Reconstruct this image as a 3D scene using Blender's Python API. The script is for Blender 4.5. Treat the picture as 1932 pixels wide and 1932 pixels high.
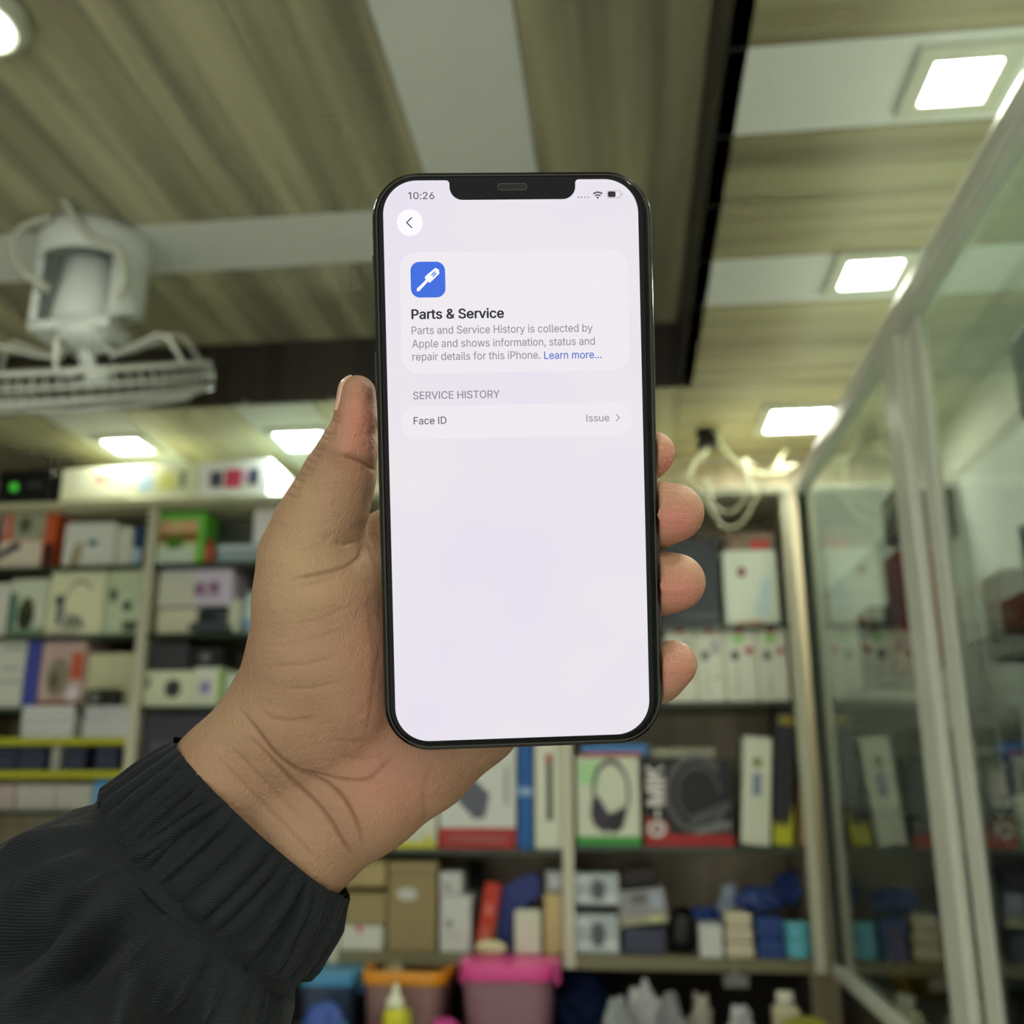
import bpy, bmesh, math, random, json
import numpy as np
from mathutils import Vector, Matrix
for o in list(bpy.data.objects): bpy.data.objects.remove(o)
SC = bpy.context.scene
COL = SC.collection
# ------------------------------------------------------------------ camera
W = 1932; FPX = 1850.0
YAW = math.radians(6.4); PIT = math.radians(15.4); EYE = 1.45
Fw = np.array([-math.sin(YAW)*math.cos(PIT), math.cos(YAW)*math.cos(PIT), math.sin(PIT)])
Rt = np.array([math.cos(YAW), math.sin(YAW), 0.0]); Up = np.cross(Rt, Fw)
O = np.array([0, 0, EYE])
cam = bpy.data.cameras.new('camera'); camo = bpy.data.objects.new('camera', cam); COL.objects.link(camo)
camo.matrix_world = Matrix(((Rt[0], Up[0], -Fw[0], 0), (Rt[1], Up[1], -Fw[1], 0), (Rt[2], Up[2], -Fw[2], EYE), (0, 0, 0, 1)))
cam.sensor_width = 36; cam.lens = 36*FPX/W; cam.clip_start = 0.01
cam.dof.use_dof = True; cam.dof.focus_distance = 0.273; cam.dof.aperture_fstop = 11.0
SC.camera = camo
# ------------------------------------------------------------------ world and exposure
wd = bpy.data.worlds.new('world'); SC.world = wd; wd.use_nodes = True
wd.node_tree.nodes['Background'].inputs[0].default_value = (1.0, 1.0, 0.95, 1)
wd.node_tree.nodes['Background'].inputs[1].default_value = 1.09
LAMP = 120.0
SC.cycles.use_adaptive_sampling = True; SC.cycles.adaptive_threshold = 0.09; SC.cycles.adaptive_min_samples = 12; SC.cycles.max_bounces = 6; SC.cycles.diffuse_bounces = 3; SC.cycles.glossy_bounces = 3; SC.cycles.transparent_max_bounces = 8; SC.cycles.sample_clamp_indirect = 6
SC.view_settings.view_transform = 'Standard'; SC.view_settings.look = 'None'
SC.view_settings.exposure = 0.0; SC.view_settings.gamma = 1.0; SC.view_settings.use_curve_mapping = False
rnd = random.Random(7)

def ray(px, py): return (px-966)/FPX*Rt + (966-py)/FPX*Up + Fw
def atY(px, py, Y): d = ray(px, py); return d*(Y/d[1])          # relative to the eye
def atZ(px, py, Z): d = ray(px, py); return d*(Z/d[2])
# ------------------------------------------------------------------ materials
def lin(c):
    c = c/255.0
    return c/12.92 if c <= 0.04045 else ((c+0.055)/1.055)**2.4
def rgb(c): return (lin(c[0]), lin(c[1]), lin(c[2]), 1)
MATS = {}
def mat(name, col, rough=0.55, metal=0.0, var=0.10, scale=30.0, emit=0.0, bump=0.0, spec=0.5, alpha=1.0, trans=0.0, ior=1.45):
    if name in MATS: return MATS[name]
    m = bpy.data.materials.new(name); m.use_nodes = True; MATS[name] = m
    nt = m.node_tree; b = nt.nodes['Principled BSDF']
    b.inputs['Roughness'].default_value = rough; b.inputs['Metallic'].default_value = metal
    b.inputs['Specular IOR Level'].default_value = spec; b.inputs['Alpha'].default_value = alpha
    b.inputs['Transmission Weight'].default_value = trans; b.inputs['IOR'].default_value = ior
    c = rgb(col)
    tc = nt.nodes.new('ShaderNodeTexCoord'); nz = nt.nodes.new('ShaderNodeTexNoise'); nz.inputs['Scale'].default_value = scale
    nt.links.new(tc.outputs['Object'], nz.inputs['Vector'])
    mx = nt.nodes.new('ShaderNodeMix'); mx.data_type = 'RGBA'
    mx.inputs[6].default_value = tuple(v*(1-var) for v in c[:3])+(1,); mx.inputs[7].default_value = tuple(min(1, v*(1+var*0.6)) for v in c[:3])+(1,)
    nt.links.new(nz.outputs['Fac'], mx.inputs[0]); nt.links.new(mx.outputs[2], b.inputs['Base Color'])
    if bump:
        bp = nt.nodes.new('ShaderNodeBump'); bp.inputs['Strength'].default_value = bump; bp.inputs['Distance'].default_value = 0.002
        nt.links.new(nz.outputs['Fac'], bp.inputs['Height']); nt.links.new(bp.outputs['Normal'], b.inputs['Normal'])
    if emit:
        b.inputs['Emission Color'].default_value = c; b.inputs['Emission Strength'].default_value = emit
    return m
def C(col, rough=0.5):                                            # a plain printed card / plastic colour
    k = 1.0+.09*(sum(col)/3/255)**2                                # undo the greenish cast the colours were read under
    col = (min(246, int(col[0]*1.0*k)), min(246, int(col[1]*.995*k)), min(244, int(col[2]*1.035*k)))
    return mat('colour_%02x%02x%02x_%d' % (*col, int(rough*100)), col, rough, var=0.06, scale=18)
# ------------------------------------------------------------------ mesh helpers (world metres, z relative to the eye)
ORG = {}
def link(name, verts, faces, mats, parent=None, mi=None, smooth=False, origin=None, kind=None):
    v = np.asarray(verts, float)
    if origin is None:
        origin = np.array([(v[:, 0].min()+v[:, 0].max())/2, (v[:, 1].min()+v[:, 1].max())/2, v[:, 2].min()]) if parent is None else ORG[parent.name]
    me = bpy.data.meshes.new(name); me.from_pydata((v-origin).tolist(), [], [list(map(int, f)) for f in faces])
    for m in (mats if isinstance(mats, (list, tuple)) else [mats]): me.materials.append(m)
    if mi is not None: me.polygons.foreach_set('material_index', mi)
    if smooth: me.polygons.foreach_set('use_smooth', [True]*len(me.polygons))
    me.update()
    o = bpy.data.objects.new(name, me); COL.objects.link(o)
    if parent is None: o.location = origin + O
    else: o.parent = parent
    ORG[o.name] = np.array(origin, float)
    if kind: o['kind'] = kind
    return o
def empty(name, loc):
    o = bpy.data.objects.new(name, None); COL.objects.link(o); o.location = np.array(loc)+O; o.empty_display_size = 0.02
    ORG[o.name] = np.array(loc, float); return o
def tag(o, label, cat, group=None):
    o['label'] = label; o['category'] = cat
    if group: o['group'] = group
    return o
def lab(o, l): o['label'] = l; return o
class MB:
    def __init__(s): s.v = []; s.f = []; s.m = []
    def add(s, v, f, mi=0):
        b = len(s.v); s.v += [tuple(map(float, p)) for p in v]; s.f += [[b+i for i in q] for q in f]; s.m += [mi]*len(f); return s
    def box(s, x0, x1, y0, y1, z0, z1, mi=0, bev=0.0):
        if bev <= 0:
            v = [(x, y, z) for z in (z0, z1) for y in (y0, y1) for x in (x0, x1)]
            return s.add(v, [(0, 2, 3, 1), (4, 5, 7, 6), (0, 1, 5, 4), (1, 3, 7, 5), (3, 2, 6, 7), (2, 0, 4, 6)], mi)
        bm = bmesh.new(); bmesh.ops.create_cube(bm, size=1)
        for q in bm.verts: q.co = Vector(((x0+x1)/2+q.co.x*(x1-x0), (y0+y1)/2+q.co.y*(y1-y0), (z0+z1)/2+q.co.z*(z1-z0)))
        bmesh.ops.bevel(bm, geom=list(bm.edges), offset=min(bev, 0.45*min(x1-x0, y1-y0, z1-z0)), segments=2, affect='EDGES', profile=0.5)
        return s.bm(bm, mi)
    def bm(s, bm, mi=0):
        bm.verts.index_update()
        s.add([q.co[:] for q in bm.verts], [[q.index for q in f.verts] for f in bm.faces], mi); bm.free(); return s
    def tube(s, pts, r, n=8, mi=0, closed=False):
        P = [np.array(p, float) for p in pts]; k = len(P); rr = r if hasattr(r, '__len__') else [r]*k
        base = len(s.v); up = None
        for i, p in enumerate(P):
            a = P[(i+1) % k]-P[i-1] if closed else P[min(i+1, k-1)]-P[max(i-1, 0)]
            a = a/(np.linalg.norm(a)+1e-12)
            if up is None: up = np.cross(a, (0, 0, 1.0)); up = up if np.linalg.norm(up) > 1e-3 else np.cross(a, (1.0, 0, 0))
            up = up-a*np.dot(up, a); up /= np.linalg.norm(up)+1e-12; w = np.cross(a, up)
            for j in range(n):
                t = 2*math.pi*j/n; s.v.append(tuple(p+rr[i]*(math.cos(t)*up+math.sin(t)*w)))
        for i in range(k if closed else k-1):
            for j in range(n):
                a0 = base+i*n; b0 = base+((i+1) % k)*n
                s.f.append([a0+j, a0+(j+1) % n, b0+(j+1) % n, b0+j]); s.m.append(mi)
        if not closed:
            s.f.append([base+j for j in range(n)][::-1]); s.m.append(mi)
            s.f.append([base+(k-1)*n+j for j in range(n)]); s.m.append(mi)
        return s
    def lathe(s, c, prof, n=32, mi=0, axis=2):                     # prof: (radius, height)
        base = len(s.v); k = len(prof)
        for r, h in prof:
            for j in range(n):
                t = 2*math.pi*j/n
                p = (r*math.cos(t), r*math.sin(t), h) if axis == 2 else (r*math.cos(t), h, r*math.sin(t))
                s.v.append((c[0]+p[0], c[1]+p[1], c[2]+p[2]))
        for i in range(k-1):
            for j in range(n):
                s.f.append([base+i*n+j, base+i*n+(j+1) % n, base+(i+1)*n+(j+1) % n, base+(i+1)*n+j]); s.m.append(mi)
        if prof[0][0] > 1e-6: s.f.append([base+j for j in range(n)][::-1]); s.m.append(mi)
        if prof[-1][0] > 1e-6: s.f.append([base+(k-1)*n+j for j in range(n)]); s.m.append(mi)
        return s
    def rot(s, c, axis, ang):
        M = Matrix.Rotation(ang, 3, axis); c = Vector(c)
        s.v = [tuple(M @ (Vector(p)-c)+c) for p in s.v]; return s
    def build(s, name, mats, parent=None, smooth=False, kind=None, origin=None):
        return link(name, s.v, s.f, mats, parent, s.m, smooth, origin, kind)
def spline(pts, n=8):                                             # Catmull-Rom
    P = [np.array(p, float) for p in pts]; P = [2*P[0]-P[1]]+P+[2*P[-1]-P[-2]]; out = []
    for i in range(1, len(P)-2):
        for j in range(n):
            t = j/n; a, b, c, d = P[i-1:i+3]
            out.append(0.5*((2*b)+(-a+c)*t+(2*a-5*b+4*c-d)*t*t+(-a+3*b-3*c+d)*t**3))
    out.append(P[-2]); return out

# ------------------------------------------------------------------ the room
ZL, ZT, ZF = 0.97, 1.14, -EYE
XE, YE = 0.166, 2.335                                              # edge of the raised tray
XL, XR, YB, Y0 = -2.15, 0.92, 2.97, -1.45
def wood_mat(name, axis, c1, c2, rough=0.42):
    m = bpy.data.materials.new(name); m.use_nodes = True; nt = m.node_tree; b = nt.nodes['Principled BSDF']; b.inputs['Roughness'].default_value = rough
    tc = nt.nodes.new('ShaderNodeTexCoord'); mp = nt.nodes.new('ShaderNodeMapping'); nt.links.new(tc.outputs['Object'], mp.inputs[0])
    sc = {'y': (16, 0.7, 1), 'x': (0.7, 16, 1), 'z': (18, 1, 0.6)}[axis]; mp.inputs['Scale'].default_value = sc
    n1 = nt.nodes.new('ShaderNodeTexNoise'); n1.inputs['Scale'].default_value = 1.0; n1.inputs['Detail'].default_value = 4; nt.links.new(mp.outputs[0], n1.inputs['Vector'])
    cr = nt.nodes.new('ShaderNodeValToRGB'); cr.color_ramp.elements[0].position = 0.36; cr.color_ramp.elements[1].position = 0.62
    cr.color_ramp.elements[0].color = rgb(c1); cr.color_ramp.elements[1].color = rgb(c2); nt.links.new(n1.outputs['Fac'], cr.inputs[0])
    oi = nt.nodes.new('ShaderNodeObjectInfo'); mr = nt.nodes.new('ShaderNodeMapRange'); mr.inputs[3].default_value = 0.86; mr.inputs[4].default_value = 1.08
    nt.links.new(oi.outputs['Random'], mr.inputs[0]); hs = nt.nodes.new('ShaderNodeHueSaturation')
    nt.links.new(mr.outputs[0], hs.inputs['Value']); nt.links.new(cr.outputs[0], hs.inputs['Color']); nt.links.new(hs.outputs[0], b.inputs['Base Color'])
    return m
WOODY = wood_mat('pvc_wood_lengthwise', 'y', (146, 142, 118), (198, 196, 158))
WOODX = wood_mat('pvc_wood_crosswise', 'x', (134, 128, 98), (176, 172, 134))
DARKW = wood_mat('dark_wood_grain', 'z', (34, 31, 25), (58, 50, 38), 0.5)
WALLM = wood_mat('wall_laminate', 'z', (166, 154, 126), (190, 178, 148), 0.6)
WHITEP = mat('white_pvc_panel', (238, 244, 236), 0.5, var=0.05, scale=3)
FLOORM = mat('floor_tile', (214, 212, 200), 0.35)
PAINT = mat('painted_wall', (205, 204, 190), 0.8)
def struct(name, x0, x1, y0, y1, z0, z1, m):
    o = MB().box(x0, x1, y0, y1, z0, z1).build(name, m, kind='structure', origin=np.zeros(3)); return o
struct('floor', XL, XR, Y0, YB, ZF-0.05, ZF, FLOORM)
wb = struct('wall_back', XL-0.05, XR+0.05, YB, YB+0.05, ZF, ZL, WALLM)
struct('wall_left', XL-0.05, XL, Y0, YB, ZF, ZT+0.05, PAINT)
struct('wall_right', XR, XR+0.05, Y0, YB, ZF, ZL+0.02, PAINT)
ceil = MB().box(XL, XE+0.03, Y0, YE+0.03, ZT+0.012, ZT+0.05).box(XL, XR, YE+0.03, YB, ZL+0.012, ZL+0.05).box(XE+0.03, XR, Y0, YE+0.03, ZL+0.012, ZL+0.05).build('ceiling', mat('ceiling_backing', (60, 58, 48), 0.8), kind='structure', origin=np.zeros(3))
ORG[ceil.name] = np.zeros(3)
def panel(x0, x1, y0, y1, z, m):
    return MB().box(x0+0.001, x1-0.001, y0+0.001, y1-0.001, z, z+0.012, bev=0.0015).build('ceiling_panel', m, ceil)
# raised tray, planks run away from the camera
x = -0.135
edges = [XE, -0.135, -0.356] + [-0.356-0.22*i for i in range(1, 9)] + [XL]
for a, b in zip(edges[1:], edges[:-1]):
    if a == -0.356: panel(a, b, Y0, 1.95, ZT, WHITEP); panel(a, b, 1.95, YE, ZT, WOODY)
    elif a >= -0.2: panel(a, b, Y0, YE, ZT, WOODY)
    else: panel(a, b, Y0, 1.75, ZT, WOODY); panel(a, b, 1.95, YE, ZT, WOODY)
panel(XL, -1.25, 1.75, 1.95, ZT, WHITEP); panel(-1.25, -0.356, 1.75, 1.95, ZT, WHITEP)
# low border on the right, planks run across
ys = [1.157-0.191*i for i in range(15, 0, -1)] + [1.157+0.191*i for i in range(0, 10)]
for i, y in enumerate(ys):
    m = WHITEP if (i-15) % 3 == 0 and i-15 < 6 else WOODX
    y1 = y+0.191
    if y < YE and y1 > YE: panel(XE, XR, y, YE, ZL, m); panel(XE, XR, YE, y1, ZL, WOODX)
    else: panel(XE, XR, y, min(y1, YB), ZL, m)
# far border
ex = [XL, -2.0, -1.78, -1.56, -1.34, -1.18, -1.02, -0.80, -0.58, -0.36, -0.14, XE]
for a, b in zip(ex[:-1], ex[1:]): panel(a, b, YE, YB, ZL, WHITEP if a in (-1.56, -1.02) else WOODY)
# dark faces of the drop
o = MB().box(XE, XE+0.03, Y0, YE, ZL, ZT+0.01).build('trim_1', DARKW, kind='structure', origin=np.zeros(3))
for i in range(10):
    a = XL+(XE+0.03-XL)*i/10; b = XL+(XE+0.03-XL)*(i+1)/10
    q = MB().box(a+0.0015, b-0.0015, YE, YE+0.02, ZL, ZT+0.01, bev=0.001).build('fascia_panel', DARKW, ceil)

# ceiling lamps
EM = bpy.data.materials.new('led_glow'); EM.use_nodes = True
_b = EM.node_tree.nodes['Principled BSDF']; _b.inputs['Base Color'].default_value = (.9, .9, .9, 1)
_b.inputs['Emission Color'].default_value = (0.98, 1.0, 0.84, 1); _b.inputs['Emission Strength'].default_value = LAMP
EMC = EM.copy(); EMC.name = 'led_glow_cool'; EMC.node_tree.nodes['Principled BSDF'].inputs['Emission Color'].default_value = (0.82, 1.0, 0.95, 1)
RIM = mat('lamp_rim_white', (205, 210, 190), 0.4)
def sq_lamp(xc, yc, s, label, m=EM, ly=None):
    ly = ly or s; t = empty('ceiling_downlight', (xc, yc, ZL-0.012)); w = 0.028
    mb = MB()
    mb.box(xc-s/2-w, xc+s/2+w, yc-ly/2-w, yc-ly/2, ZL-0.012, ZL-0.0005, bev=0.002).box(xc-s/2-w, xc+s/2+w, yc+ly/2, yc+ly/2+w, ZL-0.012, ZL-0.0005, bev=0.002)
    mb.box(xc-s/2-w, xc-s/2, yc-ly/2, yc+ly/2, ZL-0.012, ZL-0.0005, bev=0.002).box(xc+s/2, xc+s/2+w, yc-ly/2, yc+ly/2, ZL-0.012, ZL-0.0005, bev=0.002)
    mb.build('lamp_rim', RIM, t)
    MB().box(xc-s/2, xc+s/2, yc-ly/2, yc+ly/2, ZL-0.009, ZL-0.001).build('light_diffuser', m, t)
    return tag(t, label, 'ceiling light', 'square ceiling lights')
sq_lamp(0.501, 1.247, 0.088, 'square white LED ceiling light, largest in view, in a pale panel at upper right')
sq_lamp(0.506, 1.80, 0.10, 'square LED ceiling light in the second pale panel, above the glass cabinet')
sq_lamp(0.50, 2.615, 0.155, 'square LED ceiling light over the cables and the corner of the glass cabinet')
sq_lamp(-0.905, 2.625, 0.135, 'cool white LED ceiling light just left of the thumb', EMC)
sq_lamp(-1.44, 2.61, 0.105, 'yellow-green LED ceiling light under the fan, above the long white boxes')
for _i, _y in enumerate((0.67, 0.10, -0.47, -1.05)): sq_lamp(0.50, _y, 0.10, 'added square LED fill light, unseen, in the row above and behind the camera, %s of four' % ['first', 'second', 'third', 'fourth'][_i])  # unseen fill lamps, added to throw more light on the shelves
rl = empty('round_ceiling_light', (-0.955, 1.14, ZT-0.03))
MB().lathe((-0.955, 1.14, ZT), [(0.081, -0.001), (0.081, -0.02), (0.074, -0.03), (0.058, -0.032), (0.058, -0.02)], 40).build('lamp_rim', RIM, rl, smooth=True)
MB().lathe((-0.955, 1.14, ZT), [(0.0575, -0.022), (0.0575, -0.029), (0.001, -0.031)], 40).build('light_diffuser', EM, rl, smooth=True)
tag(rl, 'round white surface mounted ceiling light cut by the upper left corner', 'ceiling light')

# ------------------------------------------------------------------ orbit fan
FX, FY = -1.115, 1.80
FANW = mat('fan_grey_white', (236, 243, 236), 0.35, var=0.04); FANG = mat('fan_wire_grey', (206, 210, 198), 0.4); FAND = mat('fan_blade_dark', (92, 98, 90), 0.4)
fan = empty('orbit_ceiling_fan', (FX, FY, ZT))
MB().lathe((FX, FY, ZT), [(0.118, -0.001), (0.118, -0.03), (0.110, -0.07), (0.104, -0.072), (0.108, -0.03), (0.02, -0.02)], 48).build('ceiling_canopy', FANW, fan, smooth=True)
# cup-shaped bracket: a shell open at the front
mb = MB(); n = 40; R1, R2 = 0.112, 0.098; v = []; f = []
for i in range(n+1):
    t = math.radians(-38+256*i/n)
    side = 0.10*abs(math.cos(t))
    zb = -0.215 if i in (0, n) else -0.215+0.07*math.sin(math.pi*i/n)
    for r in (R1, R2):
        for z in (-0.03, zb): v.append((FX+r*math.cos(t), FY+r*math.sin(t), ZT+z))
for i in range(n):
    a = 4*i; b = 4*(i+1)
    f += [(a, b, b+1, a+1), (a+2, a+3, b+3, b+2), (a+1, b+1, b+3, a+3), (a, a+2, b+2, b)]
f += [(0, 1, 3, 2), (4*n, 4*n+2, 4*n+3, 4*n+1)]
mb.add(v, f).build('bracket_shell', FANW, fan, smooth=False)
MB().lathe((FX-0.005, FY, ZT), [(0.045, -0.055), (0.052, -0.06), (0.066, -0.18), (0.068, -0.20), (0.02, -0.205)], 32).build('motor_housing', FANW, fan, smooth=True)
MB().box(FX-0.105, FX+0.075, FY-0.05, FY+0.05, ZT-0.228, ZT-0.205, bev=0.005).build('mounting_plate', FANW, fan)
TP = (FX, FY, ZT-.24); TA = math.radians(26)                        # the head hangs tilted, its near edge low
MB().lathe((FX, FY, ZT), [(0.06, -0.214), (0.055, -0.24), (0.03, -0.252), (0.0, -0.255)], 24).build('neck', FANW, fan, smooth=True)
MB().lathe((FX, FY, ZT), [(0.03, -0.238), (0.016, -0.245), (0.016, -0.29), (0.05, -0.295), (0.05, -0.325), (0.0, -0.33)], 24).rot(TP, 'X', TA).build('motor_shaft', FANW, fan, smooth=True)
for k in range(3):
    a0 = 2*math.pi*k/3+0.4; v = []; f = []
    for i in range(9):
        r = 0.045+0.185*i/8; tw = math.radians(24-12*i/8); wd_ = 0.05+0.05*math.sin(math.pi*min(1, i/8+0.15))
        for s_ in (-1, 1):
            for h in (-0.001, 0.001):
                t = a0+s_*wd_/2/r*math.cos(tw)*0.8
                v.append((FX+r*math.cos(t), FY+r*math.sin(t), ZT-0.322+s_*math.sin(tw)*wd_/2+h))
    for i in range(8):
        a = 4*i; b = a+4
        f += [(a, b, b+2, a+2), (a+1, a+3, b+3, b+1), (a, a+1, b+1, b), (a+2, b+2, b+3, a+3)]
    f += [(0, 2, 3, 1), (32, 33, 35, 34)]
    MB().add(v, f).rot(TP, 'X', TA).build('fan_blade', FAND, fan)
def ring(r, z, n=56): return [(FX+r*math.cos(2*math.pi*j/n), FY+r*math.sin(2*math.pi*j/n), ZT+z) for j in range(n)]
CT, CB = -0.295, -0.350
mb = MB()
for r, z, w in ((0.250, CT, .0045), (0.256, (CT+CB)/2, .003), (0.250, CB, .0045), (0.2, CB-0.02, .0022), (0.12, CB-0.028, .0022)): mb.tube(ring(r, z), w, 6, closed=True)
mb.rot(TP, 'X', TA).build('cage_ring', FANG, fan, smooth=True)
mb = MB()
for j in range(64):
    t = 2*math.pi*j/64
    P = lambda r, z: (FX+r*math.cos(t), FY+r*math.sin(t), ZT+z)
    mb.tube([P(.250, CT), P(.257, (CT+CB)/2), P(.250, CB), P(.2, CB-.016), P(.12, CB-.028), P(.045, CB-.03)], 0.0011, 4)
mb.rot(TP, 'X', TA).build('cage_wires', FANG, fan, kind='stuff')
for k in range(6):
    t = 2*math.pi*k/6-0.25
    P = lambda r, z, d=0: (FX+r*math.cos(t+d), FY+r*math.sin(t+d), ZT+z)
    MB().tube([P(.045, -.245), P(.07, -.268), P(.10, -.262), P(.19, -.232), P(.215, -.236), P(.250, CT)], 0.0052, 6).rot(TP, 'X', TA).build('cage_strut', FANG, fan, smooth=True)
MB().lathe((FX, FY, ZT), [(0.05, CB-0.026), (0.05, CB-0.034), (0.0, CB-0.037)], 24).rot(TP, 'X', TA).build('cage_badge', FANW, fan, smooth=True)
c1 = spline([(FX+0.02, FY-0.17, ZT-0.002), (FX+0.03, FY-0.135, ZT-0.03), (FX+0.055, FY-0.118, ZT-0.06), (FX+0.10, FY-0.09, ZT-0.075), (FX+0.106, FY-0.055, ZT-0.13), (FX+0.08, FY-0.055, ZT-0.2)])
c2 = spline([(FX-0.03, FY-0.125, ZT-0.012), (FX-0.10, FY-0.12, ZT-0.035), (FX-0.118, FY-0.10, ZT-0.08), (FX-0.09, FY-0.10, ZT-0.125), (FX-0.05, FY-0.07, ZT-0.15)])
for c in (c1, c2): MB().tube(c, 0.0075, 8).build('power_cable', mat('cable_white', (205, 210, 190), 0.4), fan, smooth=True)
tag(fan, 'grey-white orbit fan with wire cage hanging from the ceiling, upper left', 'fan')

# ------------------------------------------------------------------ wall shelving
YS = 2.60
ALU = mat('shelf_aluminium', (204, 204, 178), 0.35, 0.0, var=0.05); ALUD = mat('shelf_edge_olive', (128, 124, 92), 0.5)
GSH = mat('shelf_glass_edge', (52, 66, 46), 0.25); YEL = mat('shelf_yellow_lip', (186, 190, 40), 0.45)
POSTX = [-1.93, -1.335, -0.745, -0.150, 0.448]
sh = empty('wall_shelving', (-0.75, YS+0.17, -0.66))
for i, xp in enumerate(POSTX):
    MB().box(xp-0.014, xp+0.014, YS, YS+0.03, -0.439, 0.765, bev=0.002).build('upright', ALU, sh)
    MB().box(xp-0.010, xp+0.010, YS+0.03, YB-0.01, -0.439, 0.765, bev=0.001).build('divider_panel', WALLM, sh)
MB().box(XL+0.01, 0.462, YB-0.011, YB-0.002, -0.439, 0.765).build('back_panel', WALLM, sh)
def shelf(b, z, m, th=0.012, y0=YS+0.004, name='shelf_board'):
    a0, a1 = (XL+0.002 if b < 0 else POSTX[b]+0.0145), POSTX[b+1]-0.0145
    return MB().box(a0, a1, y0, YB-0.012, z-th, z, bev=0.001).build(name, m, sh)
MB().box(XL+0.002, -0.135, YS-0.03, YB-0.012, 0.765, 0.785, bev=0.002).build('top_board', mat('top_board_cream', (196, 196, 160), 0.45), sh)
MB().box(-0.134, 0.462, YS-0.004, YB-0.012, 0.750, 0.772, bev=0.002).build('top_board', ALU, sh)
for b in (-1, 0, 1, 2, 3):
    for z in (0.60, 0.40, 0.20):
        if b == 3 and z == 0.60: continue
        shelf(b, z, GSH)
    shelf(b, {0: -0.075, -1: -0.075}.get(b, -0.165 if b < 3 else -0.155), GSH)
    shelf(b, -0.41, ALUD, 0.03)
for b in (-1, 0):
    lab(shelf(b, 0.118, YEL, 0.02), 'yellow edged narrow shelf'); lab(shelf(b, 0.030, YEL, 0.02), 'yellow edged narrow shelf')
sh['label'] = 'aluminium framed shelving along the back wall, packed with boxed accessories'; sh['category'] = 'shelving'
# low plinth under it that carries the storage tubs
pl = MB().box(XL+0.01, 0.465, 2.32, YB-0.012, -0.70, -0.66, bev=0.003).box(XL+0.02, 0.455, 2.36, YB-0.02, ZF, -0.70)
MB().box(XL+0.01, 0.478, YB-0.013, YB-0.001, -0.655, -0.442).build('shade_panel_back', mat('painted_shade', (40, 35, 28), .7), kind='structure')  # added dark sheet, stands in for the shade on the wall below the shelving
lg = pl.build('storage_bench', mat('bench_dark', (52, 44, 36), 0.6)); tag(lg, 'low dark bench under the back shelving carrying plastic tubs', 'bench')

# ------------------------------------------------------------------ goods on the shelves
def art(prints, x0, x1, z0, z1, y, parent, name='printed_artwork', thick=0.0012):
    mats = []; mb = MB()
    def mi(c):
        m = C(c)
        if m not in mats: mats.append(m)
        return mats.index(m)
    w, h = x1-x0, z1-z0; P = lambda u, v: (x0+u*w, z0+v*h)
    for k, p in enumerate(prints):
        yy = y-0.0006-0.0006*k
        if p[0] == 'r': poly = [P(p[1], p[2]), P(p[3], p[2]), P(p[3], p[4]), P(p[1], p[4])]; c = p[5]
        elif p[0] == 'o': poly = [P(p[1]+p[3]*math.cos(t), p[2]+p[4]*math.sin(t)) for t in np.linspace(0, 2*math.pi, 20, endpoint=False)]; c = p[5]
        elif p[0] == 'p': poly = [P(u, v) for u, v in p[1]]; c = p[2]
        elif p[0] == 'g':
            _, uc, vc, ru, rv, th, c, a0, a1 = p; N = 24
            T = [math.radians(a0+(a1-a0)*j/N) for j in range(N+1)]
            out = [P(uc+ru*math.cos(t), vc+rv*math.sin(t)) for t in T]; inn = [P(uc+ru*(1-th)*math.cos(t), vc+rv*(1-th)*math.sin(t)) for t in T]
            for j in range(N):
                q = [out[j], out[j+1], inn[j+1], inn[j]]; mb.add([(a, yy, b) for a, b in q], [[3, 2, 1, 0]], mi(c))
            continue
        n = len(poly)
        mb.add([(a, yy, b) for a, b in poly]+[(a, y-0.0001, b) for a, b in poly], [list(range(n))]+[[j, n+j, n+(j+1) % n, (j+1) % n] for j in range(n)], mi(c))
    return mb, mats
def carton(name, rect, label, cat, col, depth=0.12, Y=YS+0.03, prints=(), zbase=None, bev=0.002, tilt=0, lean=0, group=None, rough=0.5, seam=False):
    x0p, y0p, x1p, y1p = rect; ym = (y0p+y1p)/2; xm = (x0p+x1p)/2
    x0 = atY(x0p, ym, Y)[0]; x1 = atY(x1p, ym, Y)[0]; z1 = atY(xm, y0p, Y)[2]; z0 = atY(xm, y1p, Y)[2]
    if zbase is not None: z1 = z1 if zbase < z1-0.01 else zbase+(z1-z0); z0 = zbase+0.0005
    mb = MB().box(x0, x1, Y, Y+depth, z0, z1, bev=bev)
    piv = (x0 if tilt > 0 else x1, Y, z0)
    def tr(m):
        if tilt: m.rot(piv, 'Y', math.radians(-tilt))
        if lean: m.rot((xm, Y, z0), 'Z', math.radians(lean))
        return m
    tr(mb); o = mb.build(name, C(col, rough)); tag(o, label, cat, group)
    if prints:
        a, ms = art(prints, x0, x1, z0, z1, Y, o); tr(a); a.build('printed_artwork', ms, o)
    if seam:
        s_ = MB().box(x0, x1, Y-0.0012, Y+0.0005, z0+(z1-z0)*0.86, z0+(z1-z0)*0.875); tr(s_); s_.build('lid_seam', C((90, 80, 50)), o)
    return o
WH = (222, 226, 204); WG = (206, 214, 200); CR = (216, 214, 176); LIL = (214, 208, 216)
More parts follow.
